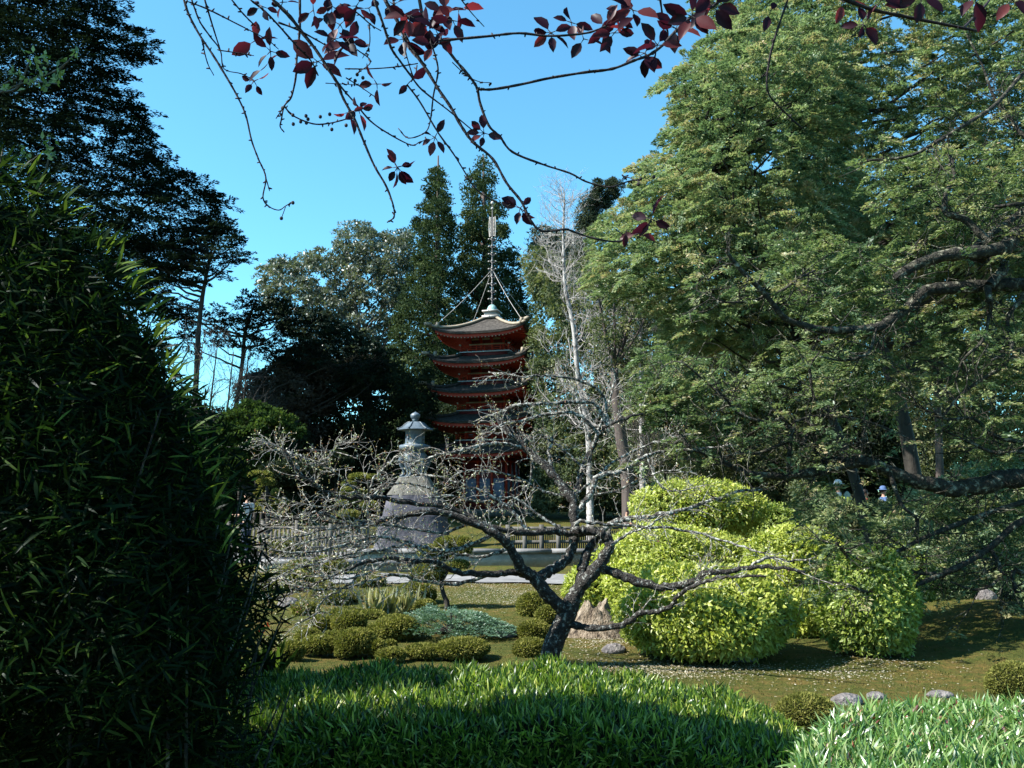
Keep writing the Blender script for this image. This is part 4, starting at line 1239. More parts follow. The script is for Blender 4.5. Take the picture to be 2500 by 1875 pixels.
# ------------------------------------------------------------------ cherry tree
CD = 9.0
tb0 = P(1337, 1618, CD)
ch = thing('cherry_tree', (tb0[0], tb0[1], ground_z(tb0[0], tb0[1])), 'bare lichen-covered cherry tree with low crooked limbs, budding, in the middle of the garden', 'tree')
trunk = MB(); limb = MB(); brn = MB(); tw = MB(); tips = []
Tk = [(1330, 1660), (1340, 1618), (1352, 1572), (1370, 1530), (1388, 1492), (1396, 1465)]
p_, r_ = trace(Tk, CD, CD, 26, 21, per=7, knob=.03); trunk.tube(p_, r_, 14)
LIMBS = [
    ([(1384, 1500), (1352, 1466), (1304, 1411), (1279, 1395), (1263, 1370), (1244, 1338), (1213, 1306), (1150, 1275), (1061, 1250), (980, 1262), (882, 1282), (833, 1277), (722, 1266), (640, 1285)], 9.0, 8.4, 17, 3),
    ([(1290, 1402), (1250, 1398), (1200, 1400), (1115, 1396), (1061, 1371), (1007, 1369), (952, 1363), (898, 1371), (844, 1393), (762, 1428), (690, 1455), (654, 1472)], 9.0, 8.0, 9, 2),
    ([(898, 1371), (860, 1420), (844, 1431), (790, 1466), (763, 1504), (719, 1526)], 8.3, 8.0, 4, 1.5),
    ([(1388, 1492), (1400, 1460), (1421, 1427), (1450, 1395), (1475, 1363), (1490, 1332), (1475, 1308), (1447, 1300), (1400, 1292)], 9.0, 9.1, 19, 9),
    ([(1418, 1425), (1424, 1385), (1432, 1355), (1445, 1328), (1460, 1310)], 9.1, 9.3, 14, 8),
    ([(1304, 1411), (1335, 1398), (1363, 1382), (1388, 1362), (1400, 1325), (1402, 1285), (1400, 1250), (1395, 1217), (1363, 1174), (1330, 1136), (1298, 1108), (1268, 1079), (1235, 1046), (1208, 1015)], 9.0, 9.8, 13, 8),
    ([(1447, 1300), (1376, 1301), (1341, 1296), (1290, 1300), (1213, 1290), (1100, 1240), (1000, 1226), (898, 1214), (836, 1214), (795, 1201), (757, 1174), (727, 1152), (708, 1125), (690, 1098), (652, 1081)], 9.2, 8.2, 9, 2.5),
    ([(690, 1098), (730, 1114), (776, 1127), (803, 1117), (820, 1095), (839, 1076)], 8.3, 8.0, 2.5, 1.2),
    ([(898, 1214), (871, 1201), (844, 1176), (790, 1135), (770, 1125)], 8.6, 8.2, 3.5, 1.5),
    ([(898, 1214), (912, 1168), (936, 1146), (960, 1122), (980, 1103)], 8.6, 8.4, 3, 1.5),
    ([(898, 1266), (899, 1220), (898, 1174)], 8.6, 8.5, 3, 2),
    ([(1395, 1217), (1411, 1195), (1417, 1163), (1428, 1130), (1444, 1095), (1463, 1060), (1485, 1038), (1525, 1022), (1570, 1010)], 9.6, 10.4, 9, 3),
    ([(1405, 1255), (1439, 1211), (1460, 1163), (1498, 1157), (1539, 1138), (1580, 1114), (1634, 1100), (1715, 1095), (1783, 1087)], 9.4, 9.6, 8, 2.5),
    ([(1462, 1385), (1501, 1398), (1548, 1417), (1611, 1433), (1668, 1427), (1700, 1417), (1719, 1401), (1770, 1395), (1833, 1385), (1900, 1385), (1965, 1397)], 9.1, 8.6, 12, 4),
    ([(1388, 1526), (1420, 1530), (1453, 1534), (1516, 1528), (1542, 1512), (1573, 1496), (1605, 1493), (1637, 1477), (1659, 1452), (1690, 1433), (1738, 1414), (1801, 1407), (1870, 1408)], 9.0, 8.2, 9, 3),
    ([(1460, 1310), (1490, 1280), (1525, 1268), (1593, 1260), (1661, 1247), (1742, 1220), (1800, 1201), (1860, 1196)], 9.3, 9.5, 8, 3),
    ([(1400, 1292), (1417, 1274), (1498, 1282), (1634, 1290), (1715, 1304), (1800, 1331), (1870, 1350)], 9.2, 9.0, 5, 2),
    ([(1490, 1330), (1540, 1300), (1570, 1290), (1620, 1262)], 9.0, 9.0, 4, 2),
    ([(1485, 1038), (1470, 960), (1408, 928), (1360, 920), (1312, 917), (1278, 920), (1234, 913), (1193, 908)], 9.9, 9.6, 4, 2),
    ([(1485, 1038), (1450, 985), (1400, 982), (1336, 986), (1275, 988), (1239, 998), (1205, 1014)], 9.9, 9.7, 5, 4),
    ([(1463, 1060), (1408, 1012), (1336, 1012), (1287, 1024), (1232, 1034), (1210, 1046)], 9.8, 9.6, 5, 3),
    ([(1268, 1079), (1240, 1060), (1215, 1041), (1191, 1043), (1145, 1031)], 9.7, 9.5, 3.5, 1.5),
    ([(1310, 1110), (1255, 1087), (1197, 1084), (1156, 1092), (1115, 1103), (1075, 1108), (1045, 1119), (1007, 1127), (965, 1128)], 9.7, 9.0, 5, 2),
    ([(1363, 1174), (1340, 1110), (1350, 1070), (1320, 1063), (1290, 1070)], 9.7, 9.8, 4, 2),
    ([(1320, 1063), (1365, 1090), (1410, 1130), (1450, 1180), (1480, 1200)], 9.8, 9.8, 4, 2),
    ([(1213, 1300), (1150, 1330), (1080, 1345), (1010, 1330), (930, 1310), (840, 1330), (740, 1350), (660, 1340)], 9.0, 8.0, 6, 2),
    ([(1100, 1242), (1060, 1200), (1000, 1180), (940, 1190), (860, 1230), (760, 1235), (690, 1215)], 9.0, 8.6, 4, 1.6),
    ([(1290, 1300), (1240, 1240), (1180, 1200), (1120, 1180), (1050, 1160), (990, 1165)], 9.1, 9.3, 5, 2),
    ([(1395, 1217), (1440, 1180), (1510, 1120), (1600, 1080), (1680, 1060)], 9.6, 10, 4, 2),
    ([(1444, 1095), (1480, 1000), (1500, 930), (1490, 870)], 10, 10.4, 4, 1.5),
    ([(1444, 1095), (1420, 1010), (1400, 950), (1380, 890)], 10, 10.4, 3.5, 1.5),
    ([(1580, 1114), (1600, 1170), (1640, 1200), (1700, 1190)], 9.5, 9.3, 3, 1.5),
    ([(1300, 1108), (1290, 1180), (1240, 1230), (1200, 1250)], 9.6, 9.3, 3, 1.5),
    ([(882, 1282), (820, 1310), (760, 1320), (690, 1345), (645, 1380)], 8.6, 8.0, 4, 1.5),
    ([(980, 1262), (940, 1300), (900, 1330), (830, 1360), (720, 1390), (650, 1420)], 8.6, 7.8, 4, 1.5),
    ([(1200, 1400), (1120, 1425), (1040, 1420), (960, 1405), (880, 1425), (800, 1440), (730, 1432)], 9.0, 8.2, 5, 1.6),
    ([(1061, 1371), (1000, 1330), (930, 1345), (850, 1360), (760, 1372), (690, 1402), (640, 1440)], 8.6, 8.0, 4, 1.5),
    ([(952, 1363), (900, 1400), (830, 1412), (750, 1410), (680, 1430)], 8.4, 7.9, 3.5, 1.3),
    ([(1150, 1275), (1080, 1300), (1000, 1290), (920, 1280), (820, 1290), (720, 1310), (640, 1315)], 8.9, 8.1, 4, 1.5),
    ([(833, 1277), (780, 1250), (720, 1262), (650, 1255)], 8.5, 8.2, 3, 1.4),
    ([(1244, 1338), (1180, 1360), (1110, 1352), (1050, 1362), (980, 1390)], 9.0, 8.7, 5, 1.6),
    ([(1376, 1301), (1320, 1260), (1250, 1215), (1180, 1225), (1100, 1210), (1040, 1215)], 9.2, 9.0, 4, 1.5),
    ([(1395, 1217), (1330, 1200), (1260, 1165), (1190, 1150), (1120, 1150)], 9.6, 9.3, 4, 1.5),
    ([(1439, 1211), (1500, 1200), (1560, 1170), (1620, 1150), (1690, 1150)], 9.5, 9.4, 3.5, 1.4),
    ([(1833, 1385), (1880, 1360), (1930, 1370), (1990, 1360)], 8.8, 8.8, 4, 1.5),
]
for n_, (px, d0, d1, r0, r1) in enumerate(LIMBS):
    big = r0 >= 12
    p_, r_ = trace(px, d0, d1, r0, r1, per=5, wob=.25 * (not big), knob=.09)
    p_[1:-1] += rng.normal(size=(len(p_) - 2, 3)) * .006
    (limb if r0 >= 9 else brn).tube(p_, r_, 10 if big else 7)
    n = len(p_)
    dens = .80 if px[-1][0] < 1000 else .52
    if n_ in (3, 4): dens = .15
    if n_ in (13, 14): dens = .35
    seg = np.linalg.norm(np.diff(p_, axis=0), axis=1).sum()
    m = int(seg / .050 * dens)
    for q in range(m):
        i = rng.integers(int(n * (.25 if not big else .4)), n - 1)
        t = nrm(p_[i + 1] - p_[i])
        side = nrm(np.cross(t, [0, 0, 1.0]) * rng.choice([-1, 1]) * rng.uniform(.3, 1) + rng.normal(size=3) * .45 + [0, 0, -.02])
        dd = nrm(t * .8 + side)
        twig(tw, p_[i], dd, rng.uniform(.12, .42), .0036 * rng.uniform(.8, 1.3), 1, tips, curl=.75, kids=3 if dens < 1 else 4, spread=.75)
put(trunk, 'trunk', M['bark_cherry'], ch, True)
put(limb, 'limbs', M['bark_cherry'], ch, True)
put(brn, 'branches', M['branch_cherry'], ch, True)
put(tw, 'twigs', M['twig_cherry'], ch)
tp = np.array(tips)
bm_ = MB()
for rep in range(2):
    k_ = rng.uniform(size=len(tp)) < (.8 if rep == 0 else .45)
    q = tp[k_] + rng.normal(size=(k_.sum(), 3)) * .006
    bm_.leaves(DIA_V, DIA_F, q, runit(len(q)) + [0, 0, .5], runit(len(q)), rng.uniform(.010, .024, len(q)), .010, rng.uniform(0, 1, len(q)))
put(bm_, 'buds', M['bud'], ch)

# ------------------------------------------------------------------ plum branches overhead
PLD = 2.1
plum = thing('plum_tree', (1.7, -1.3, 0), 'purple-leaved plum tree whose thin hanging twigs cross the sky overhead', 'tree')
tr_ = MB(); br_ = MB(); lf = MB(); fr_ = MB()
main = spline([(1.7, -1.3, -.05), (1.62, -1.0, 1.1), (1.5, -.5, 2.2), (1.1, .5, 3.15), (.6, 1.4, 3.5), (-.1, 2.0, 3.6), (-.9, 2.3, 3.5), (-1.5, 2.5, 3.3)], 8)
tr_.tube(main, np.linspace(.12, .012, len(main)), 10)
PB = [
    ([(449, 0), (462, 38), (487, 85), (519, 133), (554, 190), (582, 240), (601, 285), (614, 342), (630, 386), (649, 433), (642, 481), (655, 503), (680, 513), (697, 503), (715, 492)], 4, 1.6),
    ([(649, 433), (658, 466)], 2, 1.5), ([(468, 0), (487, 51), (513, 89), (538, 123), (547, 168), (589, 180), (620, 196)], 3, 1.3),
    ([(500, 0), (519, 63), (538, 123)], 3, 2), ([(456, 3), (506, 22), (570, 54), (649, 95), (680, 120)], 3, 1.2),
    ([(566, 0), (595, 35), (623, 63)], 3, 2), ([(538, 123), (585, 130), (620, 136)], 2, 1.2), ([(492, 95), (506, 152), (522, 184)], 2.2, 1.4),
    ([(612, 0), (646, 27), (680, 62), (725, 113), (759, 148), (777, 185)], 4, 2),
    ([(667, 0), (708, 41), (735, 76), (770, 120), (804, 172), (825, 206), (838, 240), (866, 292), (890, 350), (914, 405), (942, 453), (959, 498), (962, 529), (945, 543)], 6.5, 2),
    ([(732, 0), (732, 69), (725, 137), (722, 189), (711, 237), (694, 259), (687, 292), (684, 309), (694, 323)], 4.5, 1.8),
    ([(694, 259), (715, 282), (763, 302), (804, 301), (852, 289)], 3, 2), ([(694, 259), (674, 289)], 2.5, 1.5),
    ([(680, 55), (725, 72), (770, 96), (815, 122)], 3.5, 2), ([(804, 172), (835, 215), (869, 254), (904, 295), (948, 326), (1003, 354), (1024, 347), (1045, 340)], 3.2, 1.6),
    ([(914, 0), (935, 58), (955, 117), (976, 148), (1003, 185), (1031, 220), (1093, 268), (1151, 316)], 5, 1.8),
    ([(940, 0), (959, 34), (976, 62), (1003, 113), (1038, 165), (1072, 220), (1100, 261), (1127, 309), (1155, 347), (1203, 388), (1237, 447), (1272, 491), (1296, 539), (1320, 563), (1354, 563), (1382, 560), (1409, 569), (1450, 582), (1509, 590), (1539, 574), (1574, 554), (1591, 539)], 6, 2.6),
    ([(1048, 93), (1065, 144), (1069, 179), (1058, 234), (1051, 292), (1038, 323), (997, 337), (972, 313)], 3.5, 1.5),
    ([(993, 206), (1024, 247), (1069, 323), (1106, 374), (1134, 419), (1158, 457), (1200, 488), (1251, 508)], 3, 1.8),
    ([(1024, 0), (1041, 79), (1075, 100), (1113, 148), (1148, 189), (1165, 216), (1172, 251), (1193, 306), (1220, 333), (1251, 371), (1327, 402), (1392, 423), (1430, 443), (1488, 457), (1533, 443), (1564, 438)], 5.5, 2.2),
    ([(1075, 100), (1086, 98), (1186, 89), (1268, 81), (1340, 88), (1430, 81), (1478, 65)], 4.5, 3),
    ([(1165, 218), (1203, 218), (1272, 206), (1340, 191), (1426, 177), (1495, 168), (1547, 148), (1581, 136), (1615, 113), (1650, 76), (1684, 45), (1736, 17), (1790, -20)], 4.5, 5),
    ([(1612, 0), (1619, 45), (1631, 82), (1622, 106)], 4, 2.5), ([(1127, 0), (1150, 30), (1182, 65)], 2.5, 1.2),
    ([(1923, 0), (1895, 82), (1878, 149), (1874, 222), (1911, 269), (1958, 313)], 4, 2.5),
    ([(2000, -30), (2116, 19), (2211, 41), (2338, 66), (2385, 76)], 7, 4), ([(2354, 66), (2400, 20), (2430, -20)], 4, 4),
    ([(1104, 152), (1140, 185), (1172, 200), (1198, 202), (1196, 208)], 1.8, 1), ([(842, 168), (900, 168), (960, 164), (1020, 155)], 2, 2),
    ([(830, 10), (870, 30), (905, 60), (930, 75)], 3, 1.5), ([(902, 60), (902, 110), (885, 142)], 2, 1.2),
    ([(845, 190), (880, 212), (925, 243)], 2, 1.2), ([(795, 203), (850, 206), (890, 210)], 1.5, 1),
    ([(1564, 445), (1530, 432), (1520, 436)], 1.6, 2),
    ([(870, 120), (905, 150), (870, 180)], 2, 1.4), ([(990, 40), (985, 100), (1010, 190), (1018, 160)], 2.5, 2), ([(1040, 160), (1000, 120), (975, 60), (960, 0)], 3, 4),
]
for (px, r0, r1) in PB:
    r0 *= .8; r1 *= .85
    dd = PLD + rng.uniform(-.22, .22)
    q, rr = trace(px, dd, dd + .12, r0, r1, per=5, knob=.10)
    if px[0][1] <= 3:
        j = int(np.argmin(np.linalg.norm(main - (q[0] + [0, 0, .7]), axis=1)))
        q = np.vstack([main[j], main[j] * .35 + q[0] * .65 + [0, 0, .05], q]); rr = np.r_[rr[0] * 1.5, rr[0] * 1.1, rr]
    br_.tube(q, rr, 6)
    for b in range(max(1, int(len(q) / 2.2))):       # bud spurs
        i = rng.integers(1, len(q) - 1)
        e = nrm(rng.normal(size=3)) * .009
        br_.tube([q[i], q[i] + e], [.0028, .0015], 4)
def fruit(px, py, d=PLD):
    c_ = P(px, py, d)
    fr_.blob(c_, (.0045, .0045, .005), 6)
for (x, y) in [(715, 495), (687, 533), (1596, 432), (1564, 437), (1558, 450), (715, 281), (690, 264), (747, 283), (782, 285), (805, 279), (734, 297), (752, 291), (810, 316), (845, 306), (748, 300), (716, 303), (872, 182), (886, 190), (867, 197)]:
    fruit(x, y)
br_.tube(P([697, 688], [505, 530], PLD), .0012, 3)
def cluster(px, py, n, L, spread=1.0, d=PLD, rb=None):
    c_ = P(px, py, d + rng.uniform(-.1, .1))
    a0 = rng.uniform(0, TAU)
    for i in range(n):
        a = a0 + i * TAU / n + rng.uniform(-.5, .5)
        dr = np.array([math.cos(a), rng.uniform(-.6, .6), math.sin(a) - .15])
        ll = S(L, PLD) * rng.uniform(.8, 1.35)
        st_ = c_ + nrm(dr) * .012
        br_.tube([c_, st_], [.0016, .001], 3, cap=False)
        lf.leaves(OVAL_V, OVAL_F, st_[None], dr[None], (np.array([0, -1.0, 0]) + rng.normal(size=3) * .55)[None], ll, ll * rng.uniform(.46, .62),
                  np.clip((rng.uniform(0, 1) if rb is None else rb) + rng.normal() * .1, 0, 1))
for cl in [(622, 100, 3, 46), (660, 125, 5, 42), (645, 165, 2, 40), (620, 198, 4, 26), (765, 25, 3, 42), (775, 150, 5, 62), (815, 95, 4, 46), (850, 100, 6, 48), (800, 40, 3, 48), (640, 15, 4, 30), (690, 5, 4, 30),
           (920, 205, 4, 36), (1000, 200, 2, 40), (875, 268, 6, 38), (852, 275, 3, 34), (1062, 335, 5, 36), (970, 408, 9, 36), (985, 95, 6, 44), (1000, 40, 6, 48), (1050, 60, 6, 46), (1085, 30, 6, 44), (1105, 50, 4, 42), (1070, 85, 5, 40),
           (1182, 325, 7, 36), (1270, 508, 6, 40), (1345, 80, 6, 48), (1395, 55, 4, 44), (1425, 95, 3, 36), (1478, 65, 6, 50), (1510, 30, 5, 50), (1545, 25, 4, 50), (1500, 80, 4, 48), (1575, 130, 7, 46), (1605, 110, 5, 46), (1650, 70, 5, 50), (1690, 40, 7, 56),
           (1740, 15, 6, 60), (1590, 535, 6, 44), (1560, 570, 2, 34), (1530, 560, 1, 34), (2108, 60, 5, 46), (2060, 5, 4, 60), (2150, 0, 4, 60), (2250, -5, 4, 60), (2380, -8, 4, 60), (2470, 0, 3, 60), (1880, 30, 2, 40), (870, 15, 4, 40), (830, 60, 4, 46),
           (810, 15, 4, 40), (900, 20, 3, 36), (1060, 110, 4, 36), (960, 10, 5, 40), (1120, 20, 3, 40)]:
    cluster(*cl)
put(tr_, 'trunk', M['bark_plum'], plum, True); put(br_, 'branches', M['bark_plum'], plum); put(lf, 'leaves', M['plum_leaf'], plum); put(fr_, 'unripe_fruit', M['bark_plum'], plum, True)

# ------------------------------------------------------------------ trees in the distance
def tree(name, trunk_px, d, r0, r1, label, poly, mat, bark, n, mode='clump', thick=3.0, rad_px=22, nl=60, leaf=(9, 5), limbs=14,
         holes=(), noise=0.0, group=None, R=120, inset=0.0, lr=(5, 1.5), seed=0, gd=None, flat=.75, drx=None, Ln=60, droop=.1, rise=0, sag=.15, lift=.45, jit=.5, rv=.35, upb=.25, sw=.42):
    t0 = P(*trunk_px[0], d)
    gz_ = float(ground_z(t0[0], t0[1]))
    root = thing(name, (t0[0], t0[1], gz_), label, 'tree', group)
    tp_, tr2 = trace(trunk_px, d, d, r0, r1, knob=.04)
    if tp_[0, 2] > gz_:
        tp_ = np.vstack([[tp_[0, 0], tp_[0, 1], gz_ - .2], tp_]); tr2 = np.r_[tr2[0] * 1.25, tr2]
    tm = MB().tube(tp_, tr2, 9)
    C, X, Yp = crown_centres(poly, d, thick, n, R=R, holes=holes, noise=noise, inset=inset, seed=seed)
    if limbs:
        k = rng.choice(len(C), min(limbs, len(C)), replace=False)
        limbs_to(tm, tp_, C[k], S(lr[0], d), S(lr[1], d), sag=sag, lift=lift)
    put(tm, 'trunk', M[bark], root, True)
    mb_ = MB()
    rb = np.clip(.5 + .35 * lump(np.stack([X, Yp, 0 * X], -1) / 60., seed + 9) + rng.normal(size=len(C)) * (.18 if mode == 'clump' else .30), 0, 1)
    if mode == 'clump':
        clumps(mb_, C, S(rad_px, d) * rng.uniform(.6, 1.3, len(C)), nl, S(leaf[0], d), S(leaf[1], d), rb, flat=flat, jit=jit, rv=rv, upb=upb)
    else:
        tc_ = tp_[:, :2].mean(0)
        if drx is None:
            dr = C - np.array([tc_[0], tc_[1], 0]); dr[:, 2] = 0
            dr = nrm(dr) + rng.normal(size=C.shape) * .4
        else:
            dr = np.tile(np.array(drx, float), (len(C), 1)) + rng.normal(size=C.shape) * [.35, .7, .18]
        sprays(mb_, C, dr, S(Ln, d) * rng.uniform(.6, 1.3, len(C)), S(Ln, d) * sw, nl, S(leaf[0], d), S(leaf[1], d), rb, droop=droop, rise=rise, rv=rv)
    put(mb_, 'crown', M[mat], root)
    return root


# twin redwoods behind the pagoda
tree('redwood_tree', [(1065, 1180), (1066, 900), (1068, 600), (1070, 380)], 56, 14, 2, 'left of the two tall dark redwood spires behind the pagoda, lit on its left side',
     [(1070, 372), (1092, 420), (1108, 500), (1122, 600), (1140, 760), (1150, 1000), (1150, 1200), (960, 1200), (935, 1010), (945, 900), (955, 790), (968, 740), (990, 690), (1005, 620), (1003, 560), (1012, 520), (1030, 480), (1030, 440), (1050, 420)],
     'redwood', 'bark_redwood', 1350, thick=4.5, rad_px=17, nl=70, leaf=(7, 4), limbs=30, R=60, inset=8, noise=26, seed=3, flat=.7)
tree('redwood_tree', [(1190, 1180), (1188, 900), (1184, 600), (1180, 380)], 60, 14, 2, 'right of the two tall redwood spires, darker and partly behind the pagoda mast',
     [(1180, 370), (1200, 400), (1222, 470), (1245, 520), (1250, 590), (1280, 640), (1290, 740), (1325, 830), (1340, 1000), (1350, 1200), (1110, 1200), (1105, 900), (1118, 700), (1115, 560), (1128, 500), (1130, 440), (1155, 400)],
     'redwood', 'bark_redwood', 1350, thick=4.5, rad_px=17, nl=70, leaf=(7, 4), limbs=30, R=60, inset=8, noise=26, seed=5, flat=.7)
# eucalyptus
tree('eucalyptus_tree', [(905, 1100), (900, 950), (885, 850), (870, 760), (850, 660), (845, 600)], 66, 8, 3, 'tall airy grey-green eucalyptus left of the redwood spires',
     [(620, 710), (628, 650), (690, 620), (700, 625), (755, 612), (770, 605), (815, 612), (812, 560), (850, 540), (905, 545), (925, 570), (955, 562), (1000, 555), (1015, 600), (1015, 740), (985, 850), (950, 960), (780, 940), (720, 840), (650, 770)],
     'euca', 'bark_grey', 900, thick=4.5, rad_px=17, nl=60, leaf=(9.5, 4), limbs=60, R=90, inset=6, noise=40, seed=8, flat=.55, lr=(3.0, .9), lift=1.0, sag=-.08, upb=.5)
# round-tufted pine
tree('tufted_pine', [(1455, 1150), (1455, 900), (1450, 600), (1462, 440)], 58, 6, 3, 'small tufted dark pine with round clumps against the sky, right of the bare pale trees',
     [(1460, 418), (1500, 425), (1530, 455), (1515, 490), (1480, 520), (1470, 570), (1440, 640), (1400, 640), (1398, 560), (1405, 500), (1425, 455)],
     'pine', 'bark_dark', 46, thick=1.5, rad_px=22, nl=330, leaf=(7, 2.6), limbs=20, R=60, inset=14, seed=2, flat=.8, jit=.4)
# dark giants at left
CED = [(-260, -160), (255, -160), (262, 0), (300, 20), (290, 60), (350, 75), (385, 120), (350, 150), (300, 165), (330, 225), (312, 245), (385, 275), (345, 300), (402, 345), (385, 375), (450, 410), (505, 445), (560, 478), (535, 520), (560, 535), (545, 580), (490, 640), (400, 700), (300, 760), (200, 700), (-260, 560)]
def layered(name, trunk_px, d, label, poly, n, mat='cedar', Ln=70, nl=70, leaf=(9, 3.6), holes=(), seed=0, drx=(1, -.1, -.12), limbs=24, **kw):
    return tree(name, trunk_px, d, kw.pop('r0', 30), kw.pop('r1', 6), label, poly, mat, 'bark_dark', n, mode='spray', nl=nl, leaf=leaf, limbs=limbs, holes=holes,
                seed=seed, drx=drx, Ln=Ln, droop=.12, rise=.10, lr=kw.pop('lr', (6, 1.5)), **kw)
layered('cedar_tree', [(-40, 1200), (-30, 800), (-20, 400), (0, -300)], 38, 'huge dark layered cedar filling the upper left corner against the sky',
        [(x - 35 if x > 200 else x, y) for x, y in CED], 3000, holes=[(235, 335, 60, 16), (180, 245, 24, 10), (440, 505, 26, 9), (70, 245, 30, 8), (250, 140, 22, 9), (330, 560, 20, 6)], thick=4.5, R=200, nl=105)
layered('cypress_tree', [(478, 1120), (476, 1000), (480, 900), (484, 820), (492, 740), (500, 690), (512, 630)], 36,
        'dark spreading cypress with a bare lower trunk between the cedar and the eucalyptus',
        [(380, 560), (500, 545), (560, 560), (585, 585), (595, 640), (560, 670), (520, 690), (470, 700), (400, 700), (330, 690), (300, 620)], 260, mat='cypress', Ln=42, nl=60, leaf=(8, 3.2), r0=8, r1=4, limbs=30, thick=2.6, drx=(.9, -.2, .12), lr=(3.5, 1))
layered('cypress_tree', [(560, 1120), (575, 1000), (590, 900), (600, 800), (625, 735)], 40,
        'dark cypress with flat tiers in front of the left of the eucalyptus',
        [(330, 690), (420, 735), (470, 745), (560, 760), (590, 740), (640, 725), (700, 745), (740, 760), (820, 800), (880, 830), (960, 880), (900, 950), (800, 930), (700, 900), (640, 880), (560, 850), (470, 850), (380, 790), (330, 760)], 560, mat='cypress', Ln=42, nl=60,
        leaf=(8, 3.2), r0=7, r1=3, limbs=30, thick=2.6, drx=(.2, -.3, .05), lr=(3, 1), noise=30, holes=[(650, 800, 22, 12), (600, 870, 24, 14), (520, 800, 14, 8), (390, 800, 20, 14)])

# slim leafless trees against the sky gap
def bare(name, trunk_px, d, r0, r1, label, bark, twigm, nb, L, up=.6, lev=2, kids=5, r=.02, group=None, from_=.25, curl=.6, spread=.7, elev=.5, zr=None):
    t0 = P(*trunk_px[0], d); gz_ = float(ground_z(t0[0], t0[1]))
    root = thing(name, (t0[0], t0[1], gz_), label, 'tree', group)
    p_, r_ = trace(trunk_px, d, d, r0, r1, per=6, knob=.05)
    if p_[0, 2] > gz_:
        p_ = np.vstack([[p_[0, 0], p_[0, 1], gz_ - .1], p_]); r_ = np.r_[r_[0] * 1.2, r_]
    tm = MB().tube(p_, r_, 8)
    tw_ = MB(); tt = []
    n = len(p_)
    for i in range(nb):
        k_ = rng.integers(int(n * from_), n)
        a = rng.uniform(0, TAU); f = 1 - .55 * k_ / n
        twig(tw_, p_[k_], np.array([math.cos(a), math.sin(a), elev]), L * f * rng.uniform(.6, 1.2), r * f, lev, tt, curl=curl, kids=kids, up=up, spread=spread, n=7)
    put(tm, 'trunk', M[bark], root, True); put(tw_, 'twigs', M[twigm], root)
    return root
for i, (x, dx, y1, d) in enumerate([(500, 30, 850, 33), (545, 25, 860, 34), (585, 20, 880, 35), (455, 40, 840, 32), (625, -20, 900, 37)]):
    bare('leafless_tree', [(x, 1180), (x + dx * .3, 1030), (x + dx, y1)], d, 4, 1.2,
         ['slim leafless dark tree seen in the sky gap, just right of the cypress trunk', 'slim leafless dark tree in the middle of the sky gap', 'slim leafless dark tree at the right of the sky gap',
          'slim leafless dark tree in front of the cypress trunk', 'slim leafless dark tree against the dark woods right of the sky gap'][i],
         'bark_dark', 'twig_dark', 16, 2.6, lev=2, kids=4, r=.022, group='slim leafless trees in the sky gap', elev=1.0)
# bare pale trees
bare('birch_tree', [(1440, 1180), (1435, 1050), (1412, 920), (1400, 800), (1380, 700), (1376, 620), (1375, 560), (1378, 490), (1376, 460)], 30, 8, 1.2,
     'tall leafless pale tree with many fine white twigs right of the pagoda roofs', 'bark_birch', 'twig_birch', 80, 2.1, up=.9, lev=2, kids=5, r=.018, from_=.12, elev=.35, spread=.8)
bare('birch_tree', [(1568, 1150), (1566, 1000), (1565, 860), (1564, 760), (1560, 690), (1545, 640)], 27, 6.5, 1.5,
     'second leafless pale tree, with a straight mottled trunk, beside the feathery tree', 'bark_birch', 'twig_birch', 70, 2.1, up=.8, lev=2, kids=5, r=.015, from_=.1, elev=.3, spread=.8)
bare('red_twig_maple', [(1600, 1180), (1590, 1100), (1570, 1030)], 21, 3, 1.5, 'small leafless maple with reddish twigs beside the thick grey trunk',
     'bark_grey', 'twig_dark', 30, 1.6, up=1, lev=2, kids=4, r=.012, from_=.1, elev=1.1)

